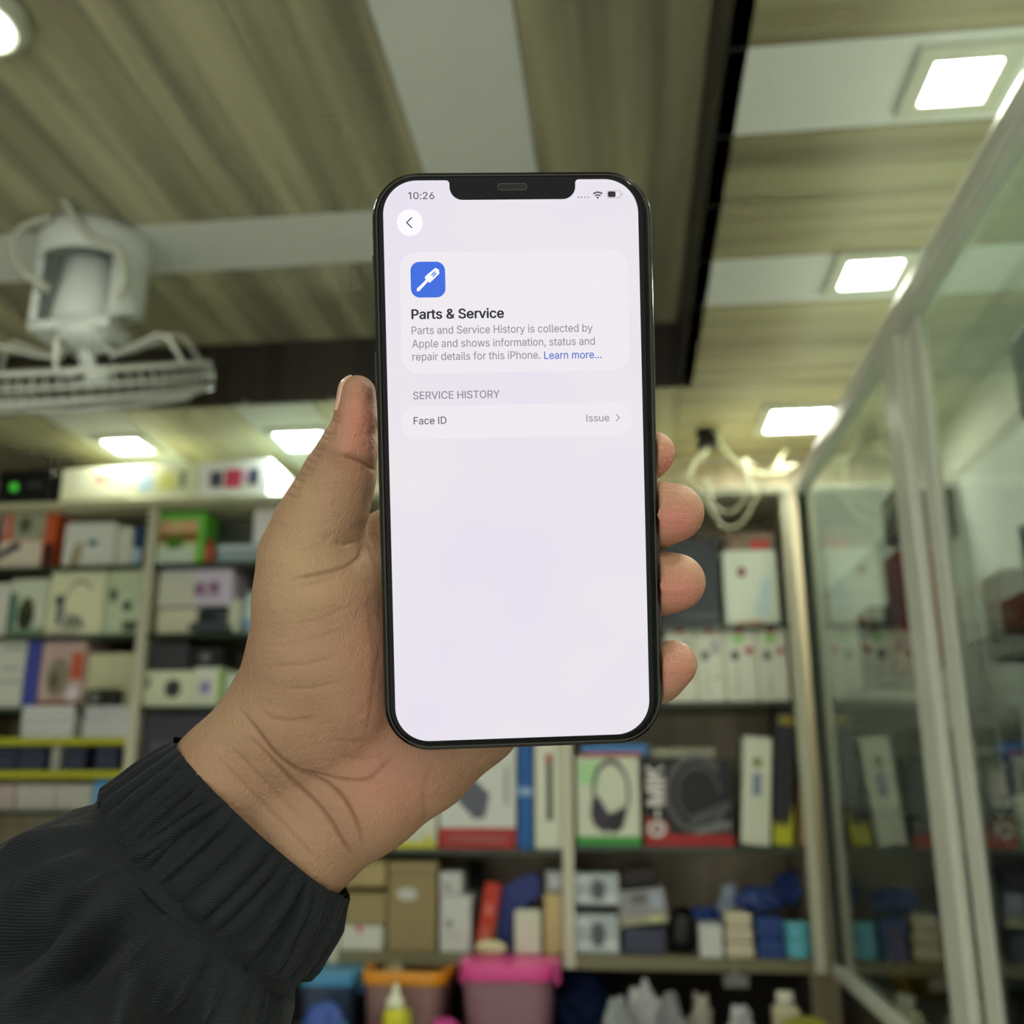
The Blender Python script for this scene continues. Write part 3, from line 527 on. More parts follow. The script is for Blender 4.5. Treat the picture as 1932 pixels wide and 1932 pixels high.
for (a, b, c_, d, Y, col, l, sd, ry) in ((1378, 1686, 1476, 1738, 2.70, (50, 72, 132), 'slate blue bag on the pile above the blue cases, left lump', 21, .12), (1440, 1666, 1542, 1738, 2.83, (60, 84, 146), 'slate blue bag on the pile above the cyan tins, right lump', 22, -.2)):
    c, s = pl(a, b, c_, d, Y); crumple('slate_blue_bag', (c[0], Y-.045, z2), (s[0]*.98, .09, s[2]), col, l, 'bag', sd, group='slate blue bags on the bottom right shelf')
tg = empty('clear_tag', (atY(1388, 1845, 2.585)[0], 2.585, -.47))
X = ORG[tg.name][0]; MB().box(X-.028, X+.03, 2.583, 2.585, -.470, -.441, bev=.0005).build('tag_sheet', C((120, 120, 108), .3), tg); MB().box(X-.004, X+.004, 2.584, 2.592, -.443, -.425).build('tag_clip', C((150, 150, 140), .3), tg)
tag(tg, 'grey price tag hanging from the bottom shelf edge at right', 'tag')

# ------------------------------------------------------------------ tubs and clutter below
Pz = -.66
def tub(name, xp0, xp1, ytop, Y, body, lid, label, depth=.26, taper=.88, lidh=.03, cat='tub', trans=0.0, content=None, open_top=False):
    xa = atY(xp0, ytop+15, Y)[0]; xb = atY(xp1, ytop+15, Y)[0]; zt = atY((xp0+xp1)/2, ytop, Y)[2]
    t = empty(name, ((xa+xb)/2, Y+depth/2, Pz)); xc = (xa+xb)/2; w = (xb-xa)/2; v = []; f = []; yc = Y+depth/2; n = 40
    m = mat('tub_%02x%02x%02x' % body, body, .3, trans=trans, var=.04) if trans else C(body, .3)
    def rr(k, z, inset):
        a, b = w*k-inset, depth/2*k-inset; r = .03; pts = []
        for i in range(n):
            th = 2*math.pi*i/n; c_, s_ = math.cos(th), math.sin(th)
            pts.append((xc+a*math.copysign(abs(c_)**.35, c_), yc+b*math.copysign(abs(s_)**.35, s_), z))
        return pts
    rings = [rr(taper*.96, Pz+.001, 0), rr(.95, zt-lidh, 0), rr(.95, zt-lidh, .004), rr(taper*.96, Pz+.005, .004)]
    for q in rings: v += q
    for k in range(3):
        for i in range(n): f.append((k*n+i, k*n+(i+1) % n, (k+1)*n+(i+1) % n, (k+1)*n+i))
    f.append(list(range(n))[::-1]); f.append([3*n+i for i in range(n)])
    MB().add(v, f).build('tub_body', m, t, smooth=False)
    v = []; f = []
    L = [rr(1.0, zt-lidh, 0), rr(1.02, zt-lidh*.5, 0), rr(1.0, zt, 0)]+([rr(.93, zt, 0), rr(.93, zt-lidh, 0)] if open_top else [rr(.90, zt+.001, 0)])
    if open_top: L.append(rr(1.0, zt-lidh, 0))
    for q in L: v += q
    for k in range(len(L)-1):
        for i in range(n): f.append((k*n+i, k*n+(i+1) % n, (k+1)*n+(i+1) % n, (k+1)*n+i))
    if not open_top: f.append(list(range(n))[::-1]); f.append([(len(L)-1)*n+i for i in range(n)])
    MB().add(v, f).build('tub_rim' if open_top else 'tub_lid', C(lid, .3), t, smooth=False)
    if not open_top:
        for s_ in (-1, 1): MB().box(xc+s_*w*1.02-.006, xc+s_*w*1.02+.006, yc-.035, yc+.035, zt-.055, zt-.004, bev=.002).build('clip_handle', C(lid, .3), t)
    tag(t, label, cat); return t
tub('storage_tub', 862, 1044, 1822, 2.46, (150, 112, 120), (226, 78, 146), 'translucent storage tub with a hot pink lid under the shelf', .24, .84, .035)
pk = empty('tub_load', (0, 0, 0)); bpy.data.objects.remove(pk)
mbx = atY(955, 1900, 2.45)
tub('storage_tub', 676, 838, 1834, 2.47, (150, 118, 110), (226, 150, 30), 'brownish tub with an orange rim, left of the pink lidded tub', .22, .84, .03, open_top=True)
c, s = pl(690, 1822, 790, 1850, 2.56); MB_ = crumple('paper_bundle', (c[0], 2.575, c[2]-.09), (.13, .13, .13), (168, 160, 122), 'crumpled beige paper bundle filling the orange rimmed tub', 'paper', 31)
tub('storage_tub', 560, 668, 1836, 2.50, (58, 74, 96), (76, 152, 190), 'dark blue-grey tub with a light blue lid beside the jacket cuff', .2, .86, .03)
bt = empty('squeeze_bottle', (atY(745, 1932, 2.40)[0], 2.40, Pz)); X = ORG[bt.name][0]
zt = atY(745, 1856, 2.40)[2]; zs = atY(745, 1905, 2.40)[2]
MB().lathe((X, 2.40, 0), [(.026, Pz+.001), (.028, Pz+.02), (.028, zs-.02), (.022, zs+.006)], 28).build('bottle_body', C((208, 206, 40), .3), bt, smooth=True)
MB().lathe((X, 2.40, 0), [(.0225, zs+.006), (.020, zs+.02), (.008, zt-.02), (.005, zt), (.001, zt)], 28).build('nozzle_cap', C((224, 228, 190), .3), bt, smooth=True)
MB().box(X+.02, X+.036, 2.385, 2.415, zs-.05, zs-.0, bev=.004).build('bottle_grip', C((180, 180, 40), .3), bt)
tag(bt, 'yellow squeeze bottle with a pale nozzle in front of the orange rimmed tub', 'bottle')
c, s = pl(640, 1915, 870, 1960, 2.40); pillow('pink_cloth', (atY(700, 1930, 2.36)[0], 2.375, Pz), (.06, .04, .13), (190, 60, 130), 'pink cloth lump left of the yellow bottle at the bottom edge', 'cloth', 41)
pillow('pink_cloth', (atY(838, 1930, 2.40)[0], 2.40, Pz), (.09, .06, .15), (178, 52, 118), 'pink cloth lump between the yellow bottle and the pink lidded tub', 'cloth', 42)
pillow('blue_plastic_bag', (atY(612, 1915, 2.42)[0], 2.42, Pz), (.11, .07, .16), (60, 88, 160), 'bright blue plastic bag below the light blue lid, by the sleeve', 'bag', 43, amp=.3, rough=.3)
pillow('teal_plastic_bag', (atY(650, 1925, 2.38)[0], 2.36, Pz), (.05, .045, .13), (70, 130, 160), 'teal plastic bag at the bottom edge between blue bag and pink cloth', 'bag', 44, amp=.3, rough=.3)
crumple('navy_cloth', (atY(1098, 1880, 2.72)[0], 2.78, Pz), (.15, .12, .19), (22, 44, 84), 'navy cloth heap right of the pink lidded tub', 'cloth', 45, rough=.8)
pillow('brown_pouch', (atY(1085, 1915, 2.46)[0], 2.42, Pz), (.11, .07, .10), (104, 76, 68), 'brown pouch in front of the navy cloth at the bottom edge', 'pouch', 46)
for i, (x, y, w, col, l) in enumerate(((1165, 1895, .09, (150, 156, 150), 'crumpled grey bag, leftmost in the clutter under the right shelf'), (1212, 1872, .10, (172, 176, 168), 'crumpled pale grey bag, tallest in the clutter under the right shelf'), (1265, 1885, .08, (140, 142, 140), 'crumpled grey bag right of the tallest pale one'), (1325, 1905, .07, (170, 166, 144), 'crumpled beige bag in the middle of the clutter under the right shelf'), (1395, 1908, .08, (176, 180, 172), 'small crumpled white bag left of the cream bottle'))):
    zt = atY(x, y-20, 2.5)[2]; crumple('crumpled_bag', (atY(x, y, 2.52)[0], 2.50+.10*(i % 2), Pz), (w, .08, zt-Pz), col, l, 'bag', 50+i, group='crumpled bags under the right shelf')
cb = empty('cream_bottle', (atY(1482, 1900, 2.52)[0], 2.52, Pz)); X = ORG[cb.name][0]; zt = atY(1482, 1872, 2.52)[2]
MB().box(X-.030, X+.030, 2.49, 2.55, Pz+.001, zt-.03, bev=.008).build('bottle_body', C((206, 200, 156), .4), cb); MB().lathe((X, 2.52, 0), [(.02, zt-.03), (.02, zt), (.001, zt+.001)], 20).build('bottle_cap', C((214, 214, 186), .4), cb, smooth=True)
tag(cb, 'square cream bottle with a round cap under the right shelf', 'bottle')
tr_ = empty('tape_roll', (0.375, 2.40, Pz)); X = ORG[tr_.name][0]; zc_ = Pz+.085
MB().lathe((X, 2.40, zc_), [(.055, -.02), (.082, -.02), (.084, .0), (.082, .02), (.055, .02), (.055, -.02)], 40, axis=1).build('tape', C((160, 156, 40), .3), tr_, smooth=False)
MB().lathe((X, 2.40, zc_), [(.030, -.018), (.054, -.018), (.054, .018), (.030, .018), (.030, -.018)], 40, axis=1).build('core', C((150, 148, 130), .5), tr_, smooth=False)
tag(tr_, 'yellow and black cable roll standing by the cabinet foot', 'roll')

# ------------------------------------------------------------------ glass display cabinet on the right
XC = 0.482
cab = empty('glass_display_cabinet', (0.69, 1.4, ZF))
FR = mat('cabinet_aluminium', (216, 218, 202), .34, .08, var=.05); FRD = mat('cabinet_gasket', (50, 58, 48), .5); INN = mat('cabinet_lining', (232, 236, 228), .5)
ZC0, ZC1 = -.42, .757
YN = 0.45
def cbx(name, x0, x1, y0, y1, z0, z1, m, bev=.002): return MB().box(x0, x1, y0, y1, z0, z1, bev=bev).build(name, m, cab)
cbx('top_rail', XC-.016, XC+.02, YN, 2.575, ZC1-.028, ZC1+.014, FR, .005)
cbx('bottom_rail', XC-.012, XC+.02, YN, 2.575, ZC0-.02, ZC0+.012, FR, .004)
for y in (2.555, 0.5): cbx('door_stile', XC-.010, XC+.018, y, y+.022, ZC0+.012, ZC1-.028, FR)
lab(cbx('door_gasket', XC-.012, XC+.016, 2.530, 2.554, ZC0+.012, ZC1-.028, FRD), 'dark door gasket')
cbx('door_stile', XC-.016, XC+.002, 1.565, 1.655, ZC0+.013, ZC1-.029, FR, .004)
cbx('door_stile', XC+.003, XC+.018, 1.50, 1.56, ZC0+.013, ZC1-.029, FR, .004)
lab(cbx('door_gasket', XC-.008, XC+.002, 1.656, 1.668, ZC0+.013, ZC1-.029, FRD), 'dark door gasket')
GL = bpy.data.materials.new('cabinet_glass'); GL.use_nodes = True; nt = GL.node_tree; nt.nodes.clear()
out = nt.nodes.new('ShaderNodeOutputMaterial'); mx = nt.nodes.new('ShaderNodeMixShader'); tr = nt.nodes.new('ShaderNodeBsdfTransparent'); gl = nt.nodes.new('ShaderNodeBsdfGlossy'); fr = nt.nodes.new('ShaderNodeFresnel')
fr.inputs[0].default_value = 1.9; gl.inputs['Roughness'].default_value = .015; gl.inputs['Color'].default_value = (.92, .97, .92, 1); tr.inputs[0].default_value = (.86, .93, .88, 1)
nt.links.new(fr.outputs[0], mx.inputs[0]); nt.links.new(tr.outputs[0], mx.inputs[1]); nt.links.new(gl.outputs[0], mx.inputs[2]); nt.links.new(mx.outputs[0], out.inputs[0])
def pane(y0, y1, x): return link('glass_pane', [(x, y0, ZC0+.012), (x, y1, ZC0+.012), (x, y1, ZC1-.028), (x, y0, ZC1-.028)], [(3, 2, 1, 0)], GL, cab)
pane(1.60, 2.555, XC-.002); pane(.5, 1.56, XC+.008)
cbx('back_board', .885, .90, YN, 2.575, ZC0, ZC1, INN); cbx('end_board', XC+.02, .885, 2.56, 2.575, ZC0, ZC1, INN); cbx('end_board', XC+.02, .885, YN, YN+.015, ZC0, ZC1, INN)
cbx('top_glass', XC+.02, .90, YN, 2.575, ZC1-.006, ZC1, mat('top_glass', (214, 226, 216), .1, alpha=.25)); cbx('floor_board', XC+.02, .90, YN, 2.575, ZC0-.01, ZC0+.01, INN)
cbx('base_cupboard', XC, .90, YN, 2.575, ZF, ZC0-.02, mat('cupboard_dark', (46, 42, 34), .5))
for z in (.46, .20, -.06, -.24): cbx('inner_shelf', XC+.03, .884, YN+.02, 2.555, z-.006, z, mat('inner_shelf_glass', (170, 186, 176), .2, alpha=.2))
tag(cab, 'aluminium framed glass display cabinet with sliding doors along the right wall', 'cabinet')
k = 0
goods = [(.555, 1.90, .20, .04, .10, .22, (150, 32, 26), 'tall red box behind the glass door beside the middle stile, second shelf'), (.60, 1.98, .46, .06, .08, .10, (60, 60, 62), 'dark box behind the glass, upper shelf'), (.62, 2.30, .20, .07, .12, .18, (56, 58, 62), 'tall dark box behind the glass, second shelf'), (.60, 1.42, .20, .06, .08, .05, (150, 50, 46), 'low red box behind the near glass pane, second shelf'),
         (.62, 1.28, .20, .09, .12, .13, (176, 184, 178), 'pale grey box behind the near glass pane, second shelf'), (.70, 1.76, .20, .06, .10, .15, (196, 200, 186), 'white box behind the far glass door, second shelf'), (.60, 1.34, -.06, .05, .05, .17, (196, 204, 196), 'white tall box behind the near pane, third shelf'), (.62, 2.05, -.06, .08, .12, .16, (170, 176, 160), 'grey-white box behind the far door, third shelf'),
         (.60, 1.22, -.24, .07, .10, .12, (150, 156, 160), 'grey box behind the near pane, fourth shelf'), (.62, 1.85, -.24, .08, .14, .12, (120, 126, 150), 'blue-grey box behind the far door, fourth shelf'), (.62, 2.25, -.41, .08, .12, .12, (190, 150, 40), 'mustard box behind the far door on the cabinet floor'), (.62, 1.6, -.41, .09, .16, .11, (120, 124, 120), 'grey box behind the middle stile on the cabinet floor'), (.62, 1.20, .46, .09, .16, .11, (150, 160, 150), 'grey-green box behind the near pane, upper shelf')]
for x, y, z, hx, ly, h, col, l in goods:
    o = MB().box(x-hx, x+hx, y-ly/2, y+ly/2, z+.0006, z+h, bev=.003).build('boxed_accessory', C(col)); tag(o, l, 'box', 'boxes inside the glass cabinet')
    MB().box(x-hx-.0012, x-hx, y-ly*.3, y+ly*.3, z+h*.25, z+h*.7).build('printed_panel', C(tuple(int(c_*.75+30) for c_ in col)), o)
tb = empty('striped_tube', (.53, 1.36, -.06)); 
for (a, b, col, nm) in ((0.001, .045, (206, 210, 196), 'tube_end'), (.045, .115, (60, 92, 150), 'tube_body'), (.115, .16, (206, 210, 196), 'tube_end')): MB().lathe((.525, 1.44, -.06), [(.014, a), (.014, b-.0002)], 20).build(nm, C(col, .35), tb, smooth=True)
tag(tb, 'white tube with a blue band standing behind the near glass pane', 'tube')

# cables and a small camera on top of the shelving, right
CW = mat('cable_cream', (168, 172, 138), .5)
def cpt(px, py, Y): return atY(px, py, Y)
cab_l = [([(1240, 915, 2.60), (1300, 915, 2.59), (1340, 960, 2.57), (1365, 995, 2.56), (1400, 985, 2.56), (1432, 930, 2.57), (1460, 885, 2.58), (1500, 880, 2.60)], .007, 'cream cable drooping in the deepest loop below the top bar'),
         ([(1330, 905, 2.59), (1345, 950, 2.575), (1372, 968, 2.57), (1400, 950, 2.575), (1412, 910, 2.58), (1404, 870, 2.60), (1420, 880, 2.62)], .006, 'cream cable in the short inner loop below the top bar'),
         ([(1336, 795, 2.66), (1352, 820, 2.66), (1366, 850, 2.65), (1400, 880, 2.63), (1440, 895, 2.62), (1490, 890, 2.60)], .007, 'cream cable running down from the ceiling camera to the cabinet corner'),
         ([(1300, 905, 2.60), (1310, 870, 2.62), (1335, 850, 2.64), (1300, 890, 2.63), (1275, 905, 2.62)], .0055, 'pale cable curl left of the small black camera bracket'),
         ([(1465, 885, 2.74), (1474, 862, 2.78), (1486, 846, 2.82), (1484, 838, 2.86)], .006, 'pale cable rising behind the cabinet corner toward the ceiling')]
for pts, r, l in cab_l:
    o = MB().tube(spline([cpt(*p) for p in pts], 8), r*.7, 8).build('cable', CW, smooth=True); tag(o, l, 'cable')
cc = empty('security_camera', cpt(1335, 835, 2.70)); p = ORG[cc.name]
MB().lathe((p[0], p[1], 0), [(.035, p[2]+.04), (.035, p[2]+.052), (.012, p[2]+.056), (.012, ZL-.001)], 20).build('mount', C((190, 194, 180), .4), cc, smooth=True)
MB().box(p[0]-.03, p[0]+.03, p[1]-.03, p[1]+.03, p[2]-.02, p[2]+.04, bev=.01).build('body', C((16, 16, 14), .3), cc)
tag(cc, 'small black camera on a white mount under the ceiling, above the cables', 'camera')
pw = MB().box(-.13+.02, .10, 2.66, 2.72, .773, .805, bev=.006).build('power_strip', C((200, 206, 180), .4)); tag(pw, 'pale power strip on the top bar right of the phone', 'power strip')

# ------------------------------------------------------------------ smartphone
PX = np.array([0.99430546, 0.01912401, 0.04932902]); PY = np.array([-0.02858201, 1.00385224, -0.00762232])
u_, s_, vt_ = np.linalg.svd(np.stack([PX, PY], 1), full_matrices=False); PR = u_ @ vt_
PX, PY = PR[:, 0], PR[:, 1]; PNc = np.cross(PX, PY)                 # camera frame: right, up, forward
if PNc[2] > 0: PNc = -PNc                                         # toward the camera
PT = np.array([0.00192463, 0.01449377, 0.27304206])
def c2w(p): p = np.asarray(p, float); return p[..., :1]*Rt+p[..., 1:2]*Up+p[..., 2:3]*Fw
def ph(x, y, n): return c2w(np.array([PT+x*PX+y*PY+n*PNc]))[0]     # phone-local metres to the scene
def uv(px, py):                                                   # a place on the display, phone-local metres
    d = np.array([(px-966)/FPX, (966-py)/FPX, 1.0]); t = (PT@PNc)/(d@PNc); q = d*t-PT
    return float(q@PX), float(q@PY)
phone = empty('smartphone', ph(0, -.0804, -.0037))
HW, HH, TH, RC = .03905, .0804, .0074, .0128
def rrect(hw, hh, r, n=12, p=1.0):
    pts = []
    for cx, cy, a0 in ((hw-r, hh-r, 0), (-hw+r, hh-r, 90), (-hw+r, -hh+r, 180), (hw-r, -hh+r, 270)):
        for i in range(n+1):
            t = math.radians(a0+90*i/n); pts.append((cx+r*math.cos(t), cy+r*math.sin(t)))
    return pts
def loops(ls, name, m, parent=phone, cap0=True, cap1=True, smooth=False):
    v = []; f = []; n = len(ls[0][0])
    for pts, z in ls: v += [ph(x, y, z) for x, y in pts]
    for k in range(len(ls)-1):
        for i in range(n): f.append((k*n+i, k*n+(i+1) % n, (k+1)*n+(i+1) % n, (k+1)*n+i))
    if cap0: f.append(list(range(n))[::-1])
    if cap1: f.append([(len(ls)-1)*n+i for i in range(n)])
    return link(name, v, f, m, parent, smooth=smooth)
STEEL = mat('graphite_steel', (62, 62, 58), .18, .9, var=.04); BLK = mat('bezel_glass', (6, 10, 9), .08, var=0, spec=.22); BACK = mat('back_glass', (40, 42, 42), .4)
B = lambda i, n=14: rrect(HW-i, HH-i, RC-i, n)
loops([(B(.0012), -TH+.0002), (B(.0003), -TH+.0010), (B(0), -TH+.0018), (B(0), -.0016), (B(.0003), -.0008), (B(.0010), -.0002), (B(.0014), -.0002), (B(.0014), -.0012)], 'steel_frame', STEEL, cap0=True, cap1=True)
loops([(B(.0015), -.0011), (B(.0015), 0), (B(.0019), .0003), (B(.0028), .00042)], 'front_glass', BLK)
loops([(B(.0016), -TH), (B(.0012), -TH+.0004)], 'back_glass', BACK)
fg = [o for o in phone.children if o.name.startswith('front_glass')][0]; ORG[fg.name] = ORG[phone.name]
def sideb(y0, y1, side, name):
    mb = MB(); x0, x1 = sorted((side*(HW-.0004), side*(HW+.00035))); v = [ph(x, y, z) for z in (-.0049, -.0025) for y in (y0, y1) for x in (x0, x1)]
    mb.add(v, [(0, 2, 3, 1), (4, 5, 7, 6), (0, 1, 5, 4), (1, 3, 7, 5), (3, 2, 6, 7), (2, 0, 4, 6)]); mb.build(name, STEEL, phone)
sideb(.052, .058, -1, 'mute_switch'); sideb(.035, .046, -1, 'volume_button'); sideb(.020, .031, -1, 'volume_button'); sideb(.020, .038, 1, 'side_button')
for (x, y) in ((-HW, HH-.017), (HW, HH-.017), (-HW, -HH+.017), (HW, -HH+.017)):
    s = 1 if x > 0 else -1; mb = MB(); v = [ph(a, b, z) for z in (-TH+.0019, -.0017) for b in (y-.0005, y+.0005) for a in (x-s*.0002, x+s*.00006)]
    mb.add(v, [(0, 2, 3, 1), (4, 5, 7, 6), (0, 1, 5, 4), (1, 3, 7, 5), (3, 2, 6, 7), (2, 0, 4, 6)]); mb.build('antenna_band', C((34, 34, 32), .5), phone)
# display
def glow(name, c, k=1.0, rough=.08):
    m = bpy.data.materials.new(name); m.use_nodes = True; b = m.node_tree.nodes['Principled BSDF']
    b.inputs['Base Color'].default_value = (.01, .01, .01, 1); b.inputs['Roughness'].default_value = rough; b.inputs['Specular IOR Level'].default_value = .25
    b.inputs['Emission Color'].default_value = rgb(c); b.inputs['Emission Strength'].default_value = k; return m
SCRM = glow('display_lilac', (230, 222, 234), 1.0)
nt = SCRM.node_tree; tc = nt.nodes.new('ShaderNodeTexCoord'); nz = nt.nodes.new('ShaderNodeTexNoise'); nz.inputs['Scale'].default_value = 26; nz.inputs['Detail'].default_value = 1
cr = nt.nodes.new('ShaderNodeValToRGB'); cr.color_ramp.elements[0].position = .35; cr.color_ramp.elements[1].position = .65
cr.color_ramp.elements[0].color = rgb((229, 223, 236)); cr.color_ramp.elements[1].color = rgb((233, 228, 233))
nt.links.new(tc.outputs['Object'], nz.inputs['Vector']); nt.links.new(nz.outputs['Fac'], cr.inputs[0]); nt.links.new(cr.outputs[0], nt.nodes['Principled BSDF'].inputs['Emission Color'])
CARD = glow('display_card', (236, 232, 238)); BLUE = glow('display_blue', (52, 104, 222)); WHT = glow('display_white', (250, 248, 252)); INK = glow('display_ink', (26, 24, 30), rough=.5)
GRY = glow('display_grey', (146, 138, 150)); LNK = glow('display_link', (66, 98, 200)); MID = glow('display_mid', (84, 78, 90)); LGT = glow('display_light_grey', (176, 170, 180))
def flat(poly, n, name, m, parent, flip=False):
    v = [ph(x, y, n) for x, y in poly]; bm = bmesh.new(); vs = [bm.verts.new(p) for p in v]; bm.faces.new(vs)
    bmesh.ops.triangulate(bm, faces=bm.faces[:], ngon_method='EAR_CLIP')
    return MB().bm(bm).build(name, m, parent)
sl, sr = uv(727.8, 595)[0], uv(1207.8, 595)[0]; st = uv(800, 341.6)[1]; sb = uv(900, 1394.2)[1]
nl, nr, nb = uv(848, 355)[0], uv(1085, 355)[0], uv(966, 377.5)[1]
scr = rrect((sr-sl)/2, (st-sb)/2, .0094, 14); cx_, cy_ = (sl+sr)/2, (st+sb)/2; scr = [(x+cx_, y+cy_) for x, y in scr]
k15 = 15                                                          # after the first (top right) corner comes the notch
def arc(cx, cy, r, a0, a1, n=8): return [(cx+r*math.cos(math.radians(a0+(a1-a0)*i/n)), cy+r*math.sin(math.radians(a0+(a1-a0)*i/n))) for i in range(n+1)]
ra, rb = .0010, .0036
notch = arc(nr+ra, st-ra, ra, 90, 180)+arc(nr-rb, nb+rb, rb, 0, -90)+arc(nl+rb, nb+rb, rb, -90, -180)+arc(nl-ra, st-ra, ra, 0, 90)
poly = scr[:k15]+notch+scr[k15:]
screen = flat(poly, .00050, 'display', SCRM, fg); lab(screen, 'lit lilac-white display'); D1 = .00056; D2 = .00062; D3 = .00068
pts_ = [uv(938.5, 353.5), uv(994, 353.0)]; sx = (pts_[0][0]+pts_[1][0])/2; sy = pts_[0][1]
slot = rrect((pts_[1][0]-pts_[0][0])/2, .00096, .0009, 8)
flat([(x+sx, y+sy) for x, y in slot], .00048, 'earpiece_slot_rim', C((96, 96, 92), .4), fg)
slot = rrect((pts_[1][0]-pts_[0][0])/2-.00013, .00083, .0008, 8); flat([(x+sx, y+sy) for x, y in slot], .00052, 'earpiece_slot', C((6, 8, 8), .6), fg)
def rr_px(x0, y0, x1, y1, rpx, n, name, m):
    a, b = uv(x0, y0), uv(x1, y1); hw, hh = (b[0]-a[0])/2, (a[1]-b[1])/2; r = min(rpx*.0001476, hw-1e-5, hh-1e-5)
    return flat([(x+(a[0]+b[0])/2, y+(a[1]+b[1])/2) for x, y in rrect(hw, hh, r, 10)], n, name, m, fg)
rr_px(753.5, 477.5, 1188, 698.5, 32, D1, 'text_card', CARD)
rr_px(757.6, 767.5, 1191.5, 820.5, 28, D1, 'list_row', CARD)
rr_px(748.4, 396, 798.4, 446, 25, D1, 'back_button', WHT)
rr_px(774.2, 495.2, 841, 561.8, 17, D2, 'app_icon', BLUE)
def stroke(pts, w, n, name, m, closed=False):
    P = [np.array(uv(*p)) for p in pts]; w = w*.0001476/2; mb = MB()
    for a, b in zip(P[:-1], P[1:]):
        d = (b-a)/np.linalg.norm(b-a); q = np.array([-d[1], d[0]])
        cap = [b+w*(math.cos(t)*q*-1+math.sin(t)*d) for t in np.linspace(0, math.pi, 6)]+[a+w*(math.cos(t)*q-math.sin(t)*d) for t in np.linspace(0, math.pi, 6)]
        mb.add([ph(p[0], p[1], n) for p in cap], [list(range(12))]); n += 2e-6
    return mb.build(name, m, fg)
stroke([(777, 412), (767.4, 421), (777, 430.6)], 2.0, D2, 'back_arrow', INK)
stroke([(1162.2, 782.6), (1168.3, 788.4), (1162.2, 794.2)], 1.6, D2, 'row_arrow', GRY)
